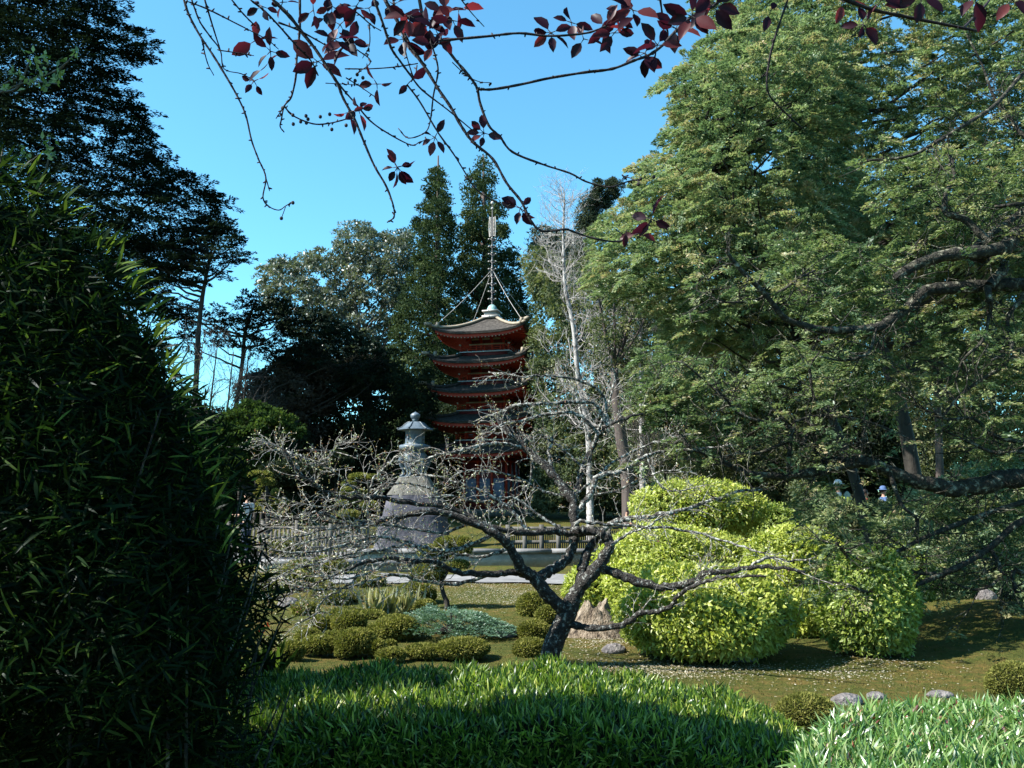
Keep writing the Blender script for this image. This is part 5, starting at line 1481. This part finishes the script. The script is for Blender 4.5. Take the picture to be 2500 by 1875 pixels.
# woodland masses beyond
BGL = [
    ([(1640, 480), (1760, 420), (1900, 520), (2020, 560), (2080, 700), (2080, 1250), (1640, 1250), (1600, 900)], 52, 'darktree', 'tall dark woodland tree behind the feathery tree, left of the dark gap', 1500, (1850, 20), 'bark_dark'),
    ([(2080, 560), (2250, 420), (2450, 400), (2700, 420), (2700, 1300), (2080, 1300)], 52, 'darktree', 'tall dark woodland tree closing the view at the far right', 1800, (2380, 20), 'bark_dark'),
    ([(300, 930), (420, 960), (520, 1000), (640, 1010), (760, 960), (760, 1260), (300, 1260)], 47, 'darktree', 'dark tree low behind the slim leafless trees', 620, (420, 20), 'bark_dark'),
    ([(-400, 500), (100, 560), (300, 640), (420, 760), (430, 1250), (-400, 1250)], 44, 'darktree', 'dark woodland tree mostly hidden behind the bamboo at left', 900, (100, 20), 'bark_dark'),
    ([(1060, 1000), (1180, 980), (1320, 1000), (1340, 1260), (1060, 1260)], 50, 'darktree', 'dark low tree right behind the base of the pagoda', 500, (1180, 14), 'bark_dark'),
    ([(560, 940), (640, 900), (700, 870), (800, 880), (880, 900), (960, 880), (1060, 900), (1080, 1260), (560, 1260)], 44, 'darktree', 'broad dark woodland tree behind the lantern', 1100, (900, 30), 'bark_dark'),
    ([(640, 880), (720, 830), (800, 850), (840, 900), (820, 1000), (760, 1120), (640, 1120), (610, 1000)], 42, 'brush', 'brownish half-bare tree in the shade left of the lantern', 380, (720, 30), 'bark_dark'),
    ([(820, 900), (860, 875), (930, 870), (960, 900), (940, 950), (840, 960)], 46, 'brush', 'small brown-tipped tree catching the sun below the eucalyptus', 130, (890, 20), 'bark_dark'),
    ([(470, 1040), (560, 1010), (620, 1040), (760, 1060), (760, 1250), (470, 1250)], 40, 'darktree', 'dark low tree at the foot of the sky gap', 520, (600, 20), 'bark_dark'),
    ([(1270, 620), (1330, 600), (1380, 640), (1440, 620), (1500, 680), (1560, 640), (1640, 700), (1660, 900), (1650, 1250), (1300, 1250), (1290, 900), (1300, 720)], 42, 'backgreen', 'mid-green tree behind the leafless pale trees', 1500, (1470, 18), 'bark_redwood'),
    ([(1300, 560), (1340, 545), (1420, 580), (1460, 640), (1400, 760), (1310, 740), (1290, 640)], 62, 'euca', 'pale hazy tree far behind the leafless pale trees', 220, (1360, 10), 'bark_grey'),
    ([(1620, 760), (1750, 700), (1900, 720), (2000, 740), (2050, 900), (2060, 1250), (1600, 1250), (1590, 950)], 36, 'backgreen', 'woodland tree behind the walkers, left of the dark gap', 1400, (1830, 16), 'bark_redwood'),
    ([(2000, 700), (2200, 620), (2400, 600), (2650, 640), (2650, 1300), (2330, 1300), (2240, 1150), (2180, 1020), (2100, 980), (2020, 900)], 34, 'backgreen', 'woodland tree at the right edge behind the dark gap', 1500, (2420, 14), 'bark_redwood'),
    ([(1500, 900), (1600, 860), (1700, 900), (1720, 1150), (1500, 1150)], 30, 'backgreen', 'sunlit shrubby tree between the pale trees and the feathery tree', 420, (1620, 6), 'bark_dark'),
    ([(2230, 1180), (2400, 1120), (2620, 1100), (2650, 1600), (2480, 1570), (2400, 1540), (2290, 1500), (2200, 1440), (2180, 1300)], 15, 'feather', 'spreading evergreen shrub-tree on the right slope, behind the boulder', 900, (2560, 8), 'bark_dark'),
    ([(1930, 1180), (2060, 1230), (2250, 1230), (2280, 1400), (2180, 1420), (1980, 1330)], 19, 'backgreen', 'low evergreen between the walkers and the rightmost green bush', 500, (2150, 6), 'bark_dark'),
    ([(1950, 900), (2180, 960), (2240, 1150), (2100, 1180), (1960, 1180)], 46, 'darktree', 'black shaded tree seen in the dark gap', 420, (2100, 10), 'bark_dark'),
]
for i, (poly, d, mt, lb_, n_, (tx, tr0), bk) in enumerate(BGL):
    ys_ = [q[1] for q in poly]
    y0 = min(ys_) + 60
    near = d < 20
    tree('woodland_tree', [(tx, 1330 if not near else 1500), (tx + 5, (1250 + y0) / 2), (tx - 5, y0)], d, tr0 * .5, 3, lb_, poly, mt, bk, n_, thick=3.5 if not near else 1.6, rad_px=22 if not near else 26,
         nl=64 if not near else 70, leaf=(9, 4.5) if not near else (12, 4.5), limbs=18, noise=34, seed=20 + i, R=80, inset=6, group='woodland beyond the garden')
tree('green_maple', [(640, 1230), (632, 1120), (625, 1040)], 31, 4, 2, 'young tree with fresh green leaf tiers left of the dark shade',
     [(560, 1000), (610, 975), (640, 985), (700, 1010), (742, 1030), (740, 1060), (690, 1080), (700, 1100), (640, 1150), (560, 1170), (520, 1120), (530, 1040)], 'maple', 'bark_dark', 300, thick=1.6, rad_px=16, nl=55, leaf=(8, 5), limbs=22, noise=24, seed=4, flat=.35)
tree('redwood_tree', [(1535, 1260), (1530, 1150), (1518, 1080), (1505, 980), (1500, 900)], 26, 17, 10, 'thick grey redwood trunk left of the peering person, crown hidden by the bare trees',
     [(1440, 600), (1560, 600), (1600, 760), (1560, 900), (1440, 880), (1420, 720)], 'backgreen', 'bark_redwood', 160, thick=1.6, rad_px=20, nl=50, leaf=(8, 4), limbs=10, noise=30, seed=6)
tree('woodland_tree', [(2296, 1260), (2294, 1150), (2290, 1020), (2284, 900), (2270, 700)], 24, 10, 6, 'straight pale-trunked tree standing beside the dark gap at the right',
     [(2100, 560), (2300, 480), (2520, 560), (2600, 900), (2330, 960), (2240, 940), (2120, 800)], 'backgreen', 'bark_redwood', 520, thick=2.2, rad_px=24, nl=64, leaf=(9, 5), limbs=14, noise=30, seed=7, group='woodland beyond the garden')

# ------------------------------------------------------------------ big feathery trees at right
UP = [(1700, -120), (2750, -150), (2750, 700), (2300, 720), (2000, 760), (1800, 640), (1700, 500), (1640, 420), (1700, 330), (1690, 250), (1720, 160), (1790, 60), (1700, 60)]
tree('feathery_tree', [(2260, 1350), (2200, 1000), (2100, 700), (2010, 400), (1960, 100)], 21, 20, 6, 'tallest feathery green tree reaching above the picture at the right',
     UP, 'feather', 'bark_dark', 6200, mode='spray', thick=3.2, nl=100, leaf=(8.5, 3.4), limbs=60, noise=38, seed=31, R=160, Ln=44, droop=.25, lr=(6, 1.5), inset=12,
     holes=[(1880, 395, 44, 36), (1930, 470, 26, 22), (2190, 60, 30, 22), (2200, 110, 26, 14), (2120, 480, 34, 16), (1690, 90, 20, 26), (2440, 50, 20, 12), (2080, 440, 16, 14)])
MID = [(1620, 185), (1650, 165), (1690, 130), (1760, 60), (1830, 20), (1980, 40), (2100, 180), (2060, 340), (2100, 480), (2150, 560), (2080, 560), (2200, 640), (2200, 800), (2060, 860), (1960, 800), (1900, 900), (1800, 860), (1700, 880), (1640, 840), (1610, 780), (1560, 740), (1490, 735), (1440, 700),
       (1445, 640), (1465, 590), (1455, 555), (1480, 520), (1545, 480), (1560, 440), (1548, 395), (1600, 385), (1640, 350), (1620, 320), (1650, 290), (1645, 225), (1600, 205)]
tree('feathery_tree', [(2150, 1420), (2080, 1150), (1980, 900), (1880, 700), (1780, 500), (1720, 330)], 15.5, 14, 4, 'broad feathery green tree with brown-tipped sprays, its left edge against the sky',
     MID, 'feather', 'bark_dark', 4300, mode='spray', thick=2.3, nl=110, leaf=(8.5, 3.4), limbs=80, noise=36, seed=33, R=110, Ln=42, droop=.3, lr=(5, 1.2), inset=8,
     holes=[(1890, 395, 40, 32), (1560, 620, 12, 10), (1925, 560, 12, 22), (1760, 420, 12, 8)])

ND = 10.2
near = thing('spreading_tree', (7.9, 10.6, 0), 'nearest big tree at the right, with thick crooked dark limbs and feathery sprays reaching across', 'tree')
tk = MB(); lb2 = MB(); fo = MB(); tw2 = MB(); tt = []
tp_ = spline([(7.9, 10.6, -.1), (7.7, 10.4, 1.2), (7.5, 10.2, 2.2), (7.45, 10.1, 3.4), (7.3, 10, 4.8), (7.0, 10, 6.4)], 6)
tk.tube(tp_, np.linspace(.34, .12, len(tp_)), 14)
NL = [
    ([(2790, 1190), (2650, 1150), (2500, 1167), (2442, 1170), (2415, 1183), (2361, 1189), (2320, 1194), (2280, 1183), (2225, 1172), (2171, 1151), (2130, 1134), (2100, 1128), (2036, 1140), (1995, 1151), (1927, 1161), (1907, 1163), (1825, 1155), (1771, 1131), (1752, 1120), (1690, 1096), (1663, 1060)], 10.3, 9.6, 27, 3),
    ([(2110, 1130), (2040, 1120), (1999, 1125), (1988, 1060), (1972, 1060), (1956, 1085), (1918, 1082), (1853, 1106), (1804, 1106), (1755, 1120), (1700, 1100)], 9.9, 9.5, 7, 3),
    ([(1923, 1163), (1931, 1071), (1937, 1047), (1901, 1041), (1812, 1014), (1785, 990), (1766, 968), (1733, 941), (1690, 903), (1663, 881)], 9.7, 9.5, 6, 2),
    ([(2100, 1126), (2109, 1086), (2107, 1050)], 9.9, 9.8, 6, 4),
    ([(2000, 1015), (2040, 1020), (1990, 975), (1978, 900), (2000, 860)], 9.9, 9.8, 4, 2), ([(1937, 1030), (2000, 1015), (2100, 1025), (2200, 1060)], 9.7, 9.9, 4, 3),
    ([(2780, 480), (2640, 540), (2500, 564), (2456, 602), (2415, 613), (2361, 618), (2307, 624), (2253, 640), (2212, 661), (2187, 678)], 10.3, 9.6, 22, 12),
    ([(2790, 700), (2640, 690), (2500, 694), (2415, 697), (2334, 702), (2266, 708), (2239, 729), (2212, 754), (2171, 784), (2139, 800), (2076, 805), (2008, 805), (1954, 792), (1914, 775), (1870, 721), (1818, 669), (1785, 631), (1773, 611)], 10.3, 9.4, 19, 4),
    ([(1867, 721), (1840, 735), (1798, 738), (1748, 738)], 9.5, 9.4, 4, 2), ([(1867, 721), (1900, 715), (1950, 680), (1990, 660)], 9.5, 9.7, 5, 2),
    ([(2415, 697), (2453, 645), (2375, 626), (2402, 583), (2450, 550), (2520, 500)], 10.0, 10.4, 12, 8),
    ([(2415, 592), (2361, 540), (2330, 528), (2307, 516), (2310, 470), (2330, 430), (2320, 380)], 10, 10.2, 10, 4),
    ([(2410, 700), (2416, 735), (2415, 770)], 10, 10, 9, 7), ([(2540, 490), (2500, 497), (2429, 504)], 10.2, 10, 7, 4),
    ([(2620, 1260), (2500, 1270), (2415, 1338), (2361, 1373), (2307, 1397), (2243, 1426), (2180, 1442), (2116, 1445), (2069, 1426)], 10.2, 9.3, 9, 3),
    ([(2520, 1220), (2420, 1250), (2274, 1305), (2171, 1354), (2090, 1368), (2063, 1351), (2041, 1324)], 10.2, 9.5, 7, 3),
    ([(2560, 1100), (2500, 1102), (2429, 1105), (2375, 1083), (2301, 1050)], 10.3, 10, 6, 3), ([(2560, 1090), (2434, 1067), (2388, 1029), (2361, 1021), (2307, 1023), (2260, 1000), (2230, 990)], 10.3, 10, 6, 2),
    ([(2620, 420), (2500, 332), (2465, 285), (2427, 237), (2395, 152), (2354, 73)], 10.5, 11, 6, 2.5), ([(2560, 130), (2500, 177), (2433, 253), (2380, 290), (2275, 354), (2211, 383), (2116, 392)], 10.5, 9.8, 6, 3.5),
    ([(2307, 1397), (2250, 1400), (2180, 1380), (2150, 1390)], 9.8, 9.6, 5, 2), ([(2415, 1338), (2440, 1380), (2432, 1420), (2380, 1440), (2320, 1420)], 10, 9.8, 6, 2), ([(2620, 1380), (2520, 1400), (2475, 1395), (2480, 1440), (2500, 1450)], 10.2, 10, 7, 4),
    ([(2139, 800), (2120, 860), (2060, 880), (2000, 870)], 9.8, 9.6, 5, 2), ([(2171, 1151), (2200, 1230), (2240, 1270), (2230, 1310)], 9.9, 9.6, 6, 2.5),
    ([(2600, 850), (2500, 860), (2440, 900), (2350, 960), (2300, 1020)], 10.2, 10, 7, 3), ([(2415, 770), (2400, 830), (2350, 880), (2330, 940)], 10, 9.8, 5, 2),
    ([(2500, 720), (2460, 780), (2470, 850), (2420, 880)], 10.2, 10, 7, 3),
]
for (px, d0, d1, r0, r1) in NL:
    q, rr = trace(px, d0, d1, r0, r1, per=5, knob=.07, wob=.15)
    if px[0][0] > 2560:
        j = int(np.argmin(np.linalg.norm(tp_ - q[0] - [0.3, 0, -.4], axis=1)))
        q = np.vstack([tp_[j], q]); rr = np.r_[rr[0] * 1.25, rr]
    lb2.tube(q, rr, 9 if r0 > 8 else 6)
    for b in range(int(len(q) * .55)):
        i = rng.integers(3, len(q) - 1) if len(q) > 5 else 1
        t_ = nrm(q[i + 1] - q[i]) if i + 1 < len(q) else np.array([0, 0, 1.])
        twig(tw2, q[i], t_ * .6 + nrm(rng.normal(size=3)) * .8, rng.uniform(.25, .8), .008, 1, tt, curl=.8, kids=3)
tt = np.array(tt)
k = rng.uniform(size=len(tt)) < .10
sprays(fo, tt[k], rng.normal(size=(k.sum(), 3)) * [1, 1, .3] + [-.4, 0, -.1], S(42, ND), S(18, ND), 55, S(11, ND), S(4, ND), droop=.3)
NPOLY = [([(1560, 860), (1600, 940), (1680, 960), (1760, 990), (1860, 1000), (1900, 960), (1880, 900), (1800, 930), (1700, 880), (1640, 850), (1590, 830)], 190),
         ([(1545, 960), (1570, 930), (1640, 960), (1730, 1010), (1830, 1070), (1760, 1085), (1700, 1060), (1640, 1040), (1560, 1010)], 230),
         ([(1900, 560), (2080, 580), (2200, 640), (2180, 720), (2100, 800), (1990, 800), (1900, 740)], 330),
         ([(1960, 1180), (2100, 1200), (2300, 1220), (2500, 1190), (2620, 1180), (2620, 1420), (2420, 1420), (2330, 1450), (2200, 1430), (2100, 1450), (1990, 1420), (1950, 1300)], 400),
         ([(1900, 830), (2100, 850), (2250, 880), (2200, 1000), (2050, 1000), (1950, 960)], 210),
         ([(2250, 760), (2600, 720), (2620, 1130), (2420, 1130), (2330, 1080), (2300, 960)], 420),
         ([(2100, 400), (2300, 350), (2620, 330), (2620, 540), (2400, 560), (2250, 600), (2150, 560)], 300),
         ([(2250, 1200), (2350, 1210), (2450, 1200), (2450, 1260), (2300, 1280)], 60)]
for poly, n_ in NPOLY:
    C, X, Yp = crown_centres(poly, 10.9, .7, n_, R=80, noise=30, seed=n_, holes=[(2050, 1205, 26, 34), (2132, 1222, 34, 24), (2180, 1060, 46, 60)])
    rb = np.clip(.45 + .4 * lump(np.stack([X, Yp, 0 * X], -1) / 50., 77) + rng.normal(size=len(C)) * .15, 0, 1)
    sprays(fo, C, rng.normal(size=C.shape) * [.8, .8, .3] + [-.5, 0, -.05], S(46, ND) * rng.uniform(.6, 1.3, len(C)), S(20, ND), 62, S(11, ND), S(4, ND), rb, droop=.3)
    for c_ in C[::5]:
        t_ = c_ + rng.normal(size=3) * [.25, .2, .12]
        lb2.tube([c_, (c_ + t_) / 2 + rng.normal(size=3) * .03, t_], [.007, .006, .004], 4, cap=False)
put(tk, 'trunk', M['bark_limb'], near, True); put(lb2, 'limbs', M['bark_limb'], near, True); put(tw2, 'twigs', M['bark_limb'], near); put(fo, 'foliage', M['feather2'], near)

# ------------------------------------------------------------------ tall bamboo thicket at left
BB = [(-1400, -250), (-700, -180), (-300, 150), (-60, 380), (0, 405), (60, 440), (120, 480), (180, 530), (235, 590), (290, 660), (325, 735), (370, 810), (405, 880), (425, 960), (460, 1060), (490, 1150), (515, 1250), (545, 1350), (580, 1500), (600, 1660), (600, 1900), (-1400, 2000)]
bam = thing('bamboo_thicket', (-2.6, 3.7, 0), 'tall dense bamboo thicket in deep shade filling the left side, only its top leaves sunlit', 'bamboo')
mb = MB()
x, y, e = sample_poly(BB, 60000)
k = (x > -260) | (rng.uniform(size=len(x)) < .35)
x, y, e = x[k], y[k], e[k]
dep = 3.55 - .85 * np.sqrt(np.clip(e / 320, 0, 1)) * rng.uniform(.2, 1, len(x)) + .25 * (rng.uniform(size=len(x)) < .3)
pos = P(x, y, dep)
pos = pos[(pos[:, 2] > 0.02)]
n = len(pos)
fan = np.repeat(runit(n // 4 + 1) * [1, 1, .6] + [.25, -.25, .18], 4, 0)[:n]
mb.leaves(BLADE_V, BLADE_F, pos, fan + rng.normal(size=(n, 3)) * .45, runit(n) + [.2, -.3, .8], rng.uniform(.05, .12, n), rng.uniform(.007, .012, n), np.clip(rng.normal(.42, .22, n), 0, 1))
# leaf sprays that stick out of the sloping edge, painted brighter as if sunlit
E_ = spline([(-40, 395), (60, 440), (180, 530), (290, 660), (370, 810), (430, 960), (485, 1100), (520, 1250), (560, 1400)], 40)
k = rng.integers(0, len(E_), 300)
pe = P(E_[k, 0] + rng.normal(size=300) * 10, E_[k, 1] + rng.normal(size=300) * 10, 3.3 + rng.uniform(-.35, .35, 300))
wl_ = rng.uniform(.06, .13, 300)
mb.leaves(BLADE_V, BLADE_F, pe, np.array([.8, -.1, .65]) + rng.normal(size=(300, 3)) * .5, runit(300) + [0, -.6, .6], wl_, .011, rng.uniform(.3, 1, 300))
ns = 90
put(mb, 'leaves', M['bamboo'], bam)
st = MB()
for i in range(150):
    xx = rng.uniform(-5.0, -1.1); yy = rng.uniform(3.2, 4.6)
    pxx = CX + xx / yy * F
    ht = np.interp(pxx, [-1400, -300, 0, 180, 340, 470, 570, 620], [4.2, 3.6, 2.75, 2.5, 2.15, 1.75, 1.4, .9]) * rng.uniform(.75, .97)
    st.tube([(xx, yy, -.05), (xx + rng.normal() * .05, yy, ht * .5), (xx + rng.normal() * .12 + .05, yy + rng.normal() * .08, ht)], [.009, .007, .003], 5)
put(st, 'canes', M['bark_limb'], bam)
# deeper part of the thicket beside the far side of the hedge
def deep_h(x_):
    return np.interp(x_, [-6, -4.2, -3.2, -2.4, -1.9, -1.6], [4.8, 4.1, 3.3, 2.6, 2.0, .8])
mb = MB()
n = 22000
x = rng.uniform(-5.6, -1.62, n); y = rng.uniform(4.9, 6.4, n)
z = deep_h(x) * np.sqrt(rng.uniform(.02, 1, n))
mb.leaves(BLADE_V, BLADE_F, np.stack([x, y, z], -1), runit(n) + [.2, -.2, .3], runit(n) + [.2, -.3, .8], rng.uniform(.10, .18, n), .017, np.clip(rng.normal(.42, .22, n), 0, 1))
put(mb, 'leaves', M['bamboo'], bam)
# dense heart of the thicket
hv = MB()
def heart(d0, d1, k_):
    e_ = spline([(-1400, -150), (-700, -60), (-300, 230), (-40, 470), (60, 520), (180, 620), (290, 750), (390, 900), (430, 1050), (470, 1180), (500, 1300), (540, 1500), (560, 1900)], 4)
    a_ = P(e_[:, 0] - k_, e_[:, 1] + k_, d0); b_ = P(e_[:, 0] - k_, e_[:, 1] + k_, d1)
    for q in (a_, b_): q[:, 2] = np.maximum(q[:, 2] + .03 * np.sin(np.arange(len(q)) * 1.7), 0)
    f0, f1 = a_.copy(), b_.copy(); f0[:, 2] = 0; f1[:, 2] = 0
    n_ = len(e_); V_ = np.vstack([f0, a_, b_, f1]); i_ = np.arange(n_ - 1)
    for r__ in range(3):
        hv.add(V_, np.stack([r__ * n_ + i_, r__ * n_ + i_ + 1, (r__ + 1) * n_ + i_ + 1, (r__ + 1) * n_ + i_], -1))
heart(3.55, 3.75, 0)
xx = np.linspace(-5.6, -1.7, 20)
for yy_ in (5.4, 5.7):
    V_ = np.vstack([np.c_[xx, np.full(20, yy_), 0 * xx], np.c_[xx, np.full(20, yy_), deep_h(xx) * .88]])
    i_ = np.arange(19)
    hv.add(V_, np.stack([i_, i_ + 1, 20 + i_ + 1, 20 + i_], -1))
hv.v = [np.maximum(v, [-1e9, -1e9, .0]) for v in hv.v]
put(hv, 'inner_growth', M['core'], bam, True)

# unseen slender tree, added left of the frame to shade the hedge front
tl = thing('hedge_shade_tree', (-6.2, 3.05, 0), 'unseen slender dark columnar tree left of the bamboo, added to shade the hedge front', 'tree')
mb = MB()
n = 900
zz = rng.uniform(.6, 8.6, n); a = rng.uniform(0, TAU, n)
q_ = np.sqrt(rng.uniform(0, 1, n)) * .42 * np.clip((8.9 - zz) / 1.2, .1, 1)
clumps(mb, np.stack([-6.2 + np.cos(a) * q_ * 2.2, 3.05 + np.sin(a) * q_, zz], -1), .17, 60, .085, .05)
put(mb, 'crown', M['cedar'], tl)
put(MB().tube([(-6.2, 3.05, -.1), (-6.2, 3.05, 4), (-6.15, 3.05, 8.4)], [.14, .1, .03], 8), 'trunk', M['bark_dark'], tl)

# variegated sprig
vs = thing('variegated_bush', (-3.9, 4.9, 0), 'small sprigs of yellow-edged leaves poking up above the bamboo at top left', 'bush')
mb = MB(); sb = MB()
stems = [[(-330, 900), (-200, 420), (-80, 260), (0, 225), (70, 197), (130, 175), (165, 150)], [(0, 225), (40, 215), (68, 160), (75, 135)], [(70, 197), (100, 200), (140, 205)], [(-80, 260), (0, 210), (40, 190)],
         [(-200, 520), (-60, 460), (30, 420), (60, 378)], [(30, 460), (100, 430), (118, 390), (122, 345)], [(130, 175), (150, 165), (180, 135)]]
for s_ in stems:
    q, rr = trace(s_, 4.3, 4.1, 3.2, 1.4, per=6)
    sb.tube(q, rr, 5)
for (x, y, n_) in [(75, 135, 7), (110, 145, 9), (170, 135, 9), (35, 180, 8), (60, 200, 10), (100, 190, 12), (130, 200, 12), (145, 175, 8), (20, 215, 8), (110, 215, 7), (60, 372, 9), (62, 388, 5), (118, 345, 7), (122, 368, 8), (126, 385, 6), (-20, 220, 8), (85, 165, 6)]:
    c_ = P(x, y, 4.1)
    dd = runit(n_) + [0, 0, .4]
    mb.leaves(FOLD_V, FOLD_F, c_ + rng.normal(size=(n_, 3)) * .014, dd, runit(n_) + [0, -.6, .3], rng.uniform(.028, .045, n_), .018, rng.uniform(0, 1, n_))
put(sb, 'stems', M['bark_grey'], vs); put(mb, 'leaves', M['varieg'], vs)

# ------------------------------------------------------------------ foreground hedge
def hedge_top(x):
    return np.interp(x, [-5.5, -3.5, -1.8, -.4, .3, .9, 1.39, 1.70, 1.86, 1.98], [.46, .47, .51, .565, .565, .50, .38, .24, .13, .0])
hd = thing('leafy_hedge', (-1.2, 5.3, 0), 'long low hedge of upright blade leaves across the foreground, its crest sunlit', 'hedge')
mb = MB()
n = 62000
x = rng.uniform(-4.6, 1.96, n)
s = rng.uniform(0, 1, n)
top_ = s > .38
yy = np.where(top_, 4.55 + (s - .38) / .62 * 1.6, 4.45 + rng.uniform(-.04, .06, n))
zt = hedge_top(x) + .02 * np.sin(x * 5.1) + .018 * np.sin(x * 11 + yy * 4) + .012 * np.sin(x * 23 + 2)
edge = np.clip((yy - 4.4) / .35, 0, 1) ** .5
back = np.clip((6.2 - yy) / .25, 0, 1) ** .5
zz = np.where(top_, zt * (.86 + .14 * edge) * (.85 + .15 * back), zt * rng.uniform(.15, .98, n)) - rng.uniform(0, .05, n)
pos = np.stack([x, yy, zz - .03], -1)
pos = pos[zt > .03]
n = len(pos)
outv = np.where((pos[:, 1] < 4.56)[:, None], [0, -.55, .55], [0, -.05, .9])
fan = np.repeat(rng.normal(size=(n // 3 + 1, 3)) * .35, 3, 0)[:n]
mb.leaves(BLADE_V, BLADE_F, pos, outv + fan + rng.normal(size=(n, 3)) * .30, runit(n) + [.2, -.5, .2], rng.uniform(.045, .095, n), rng.uniform(.0075, .0125, n), np.clip(rng.normal(.45, .25, n), 0, 1))
put(mb, 'leaves', M['hedge'], hd)
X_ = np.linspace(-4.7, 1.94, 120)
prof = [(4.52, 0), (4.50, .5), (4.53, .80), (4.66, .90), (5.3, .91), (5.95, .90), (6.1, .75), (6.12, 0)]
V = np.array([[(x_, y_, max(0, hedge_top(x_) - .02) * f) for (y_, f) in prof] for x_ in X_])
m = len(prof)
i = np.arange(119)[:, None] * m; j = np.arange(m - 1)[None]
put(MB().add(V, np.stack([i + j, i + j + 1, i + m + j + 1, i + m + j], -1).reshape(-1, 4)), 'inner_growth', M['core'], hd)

# pale bamboo bush bottom right
BR = [(1935, 1960), (1950, 1850), (1985, 1800), (2050, 1755), (2130, 1735), (2300, 1730), (2700, 1715), (2700, 1960)]
pb_ = thing('dwarf_bamboo', (1.7, 3.3, 0), 'sunlit pale green dwarf bamboo mixed with red-tipped leaves in the bottom right corner', 'bush')
mb = MB(); mr = MB(); mg = MB()
x, y, e = sample_poly(BR, 16000)
dep = 3.9 - 1.0 * np.clip((y - 1715) / 200, 0, 1) + rng.uniform(-.15, .15, len(x))
pos = P(x, y, dep); n = len(pos)
kind = rng.uniform(size=n)
a = kind < .72
mb.leaves(BLADE_V, BLADE_F, pos[a], rng.normal(size=(a.sum(), 3)) * .62 + [0, -.15, .7], runit(a.sum()) + [-.3, -.5, .3], rng.uniform(.035, .095, a.sum()), rng.uniform(.005, .010, a.sum()), np.clip(rng.normal(.5, .28, a.sum()), 0, 1))
a = (kind >= .72) & (kind < .92)
mg.leaves(OVAL_V, OVAL_F, pos[a], rng.normal(size=(a.sum(), 3)) * .7 + [0, -.3, .5], runit(a.sum()) + [-.2, -.6, .6], rng.uniform(.022, .048, a.sum()), .018, rng.uniform(0, 1, a.sum()))
a = kind >= .92
mr.leaves(OVAL_V, OVAL_F, pos[a], rng.normal(size=(a.sum(), 3)) * .6 + [0, -.2, .7], runit(a.sum()) + [-.2, -.6, .6], rng.uniform(.022, .042, a.sum()), .014, rng.uniform(0, 1, a.sum()))
put(mb, 'blade_leaves', M['bladeleaf'], pb_); put(mg, 'oval_leaves', M['bladeleaf'], pb_); put(mr, 'red_leaves', M['redleaf'], pb_)
V, Q = grid_sheet(np.linspace(.88, 3.4, 20), np.linspace(2.4, 3.9, 12), lambda x, y: np.full_like(x, 1.0))
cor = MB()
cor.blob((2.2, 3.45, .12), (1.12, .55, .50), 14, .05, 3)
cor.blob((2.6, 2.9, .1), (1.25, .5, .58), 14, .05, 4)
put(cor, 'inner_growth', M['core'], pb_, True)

# ------------------------------------------------------------------ ground litter and moss
n = 26000
x = rng.uniform(-5, 8, n); y = rng.uniform(6.6, 17, n)
keep = lump(np.stack([x * .35, y * .35, 0 * x], -1), 5) > -.6
x, y = x[keep], y[keep]
pos = np.stack([x, y, ground_z(x, y) - .003], -1); n = len(pos)
o = MB().leaves(DIA_V, DIA_F, pos, rng.normal(size=(n, 3)) * .5 + [0, 0, 1], runit(n), rng.uniform(.015, .04, n), .008, rng.uniform(0, 1, n)).build('grass', M['moss_blades'])
obj_tag(o, 'short mossy grass over the garden lawn', 'grass', kind='stuff')
pts = []
for (px, py, sx, sy, m_) in [(1640, 1622, 230, 20, 2600), (2080, 1620, 150, 26, 900), (1470, 1560, 90, 26, 1200), (1150, 1440, 170, 30, 4200), (1250, 1450, 110, 24, 2600), (2260, 1640, 160, 40, 120), (700, 1545, 60, 20, 260), (1900, 1660, 200, 40, 160)]:
    X_ = px + rng.normal(size=m_) * sx * .6; Y_ = py + rng.normal(size=m_) * sy * .6
    el = PITCH + np.arctan((CY - Y_) / F)
    dd = np.clip(1.55 / np.tan(-el), 6, 19)
    q = P(X_, Y_, dd); q[:, 2] = ground_z(q[:, 0], q[:, 1]) + .012
    pts.append(q)
pts = np.vstack(pts); n = len(pts)
o = MB().leaves(DIA_V, DIA_F, pts, runit(n) * [1, 1, .15], runit(n) * .4 + [0, 0, 1], rng.uniform(.010, .034, n), .012, rng.uniform(0, 1, n)).build('fallen_leaves', M['petal'])
obj_tag(o, 'pale fallen leaves scattered on the lawn under the bushes', 'leaves', kind='stuff')
print('TOTAL FACES', sum(len(o.data.polygons) for o in sc.objects if o.type == 'MESH'))
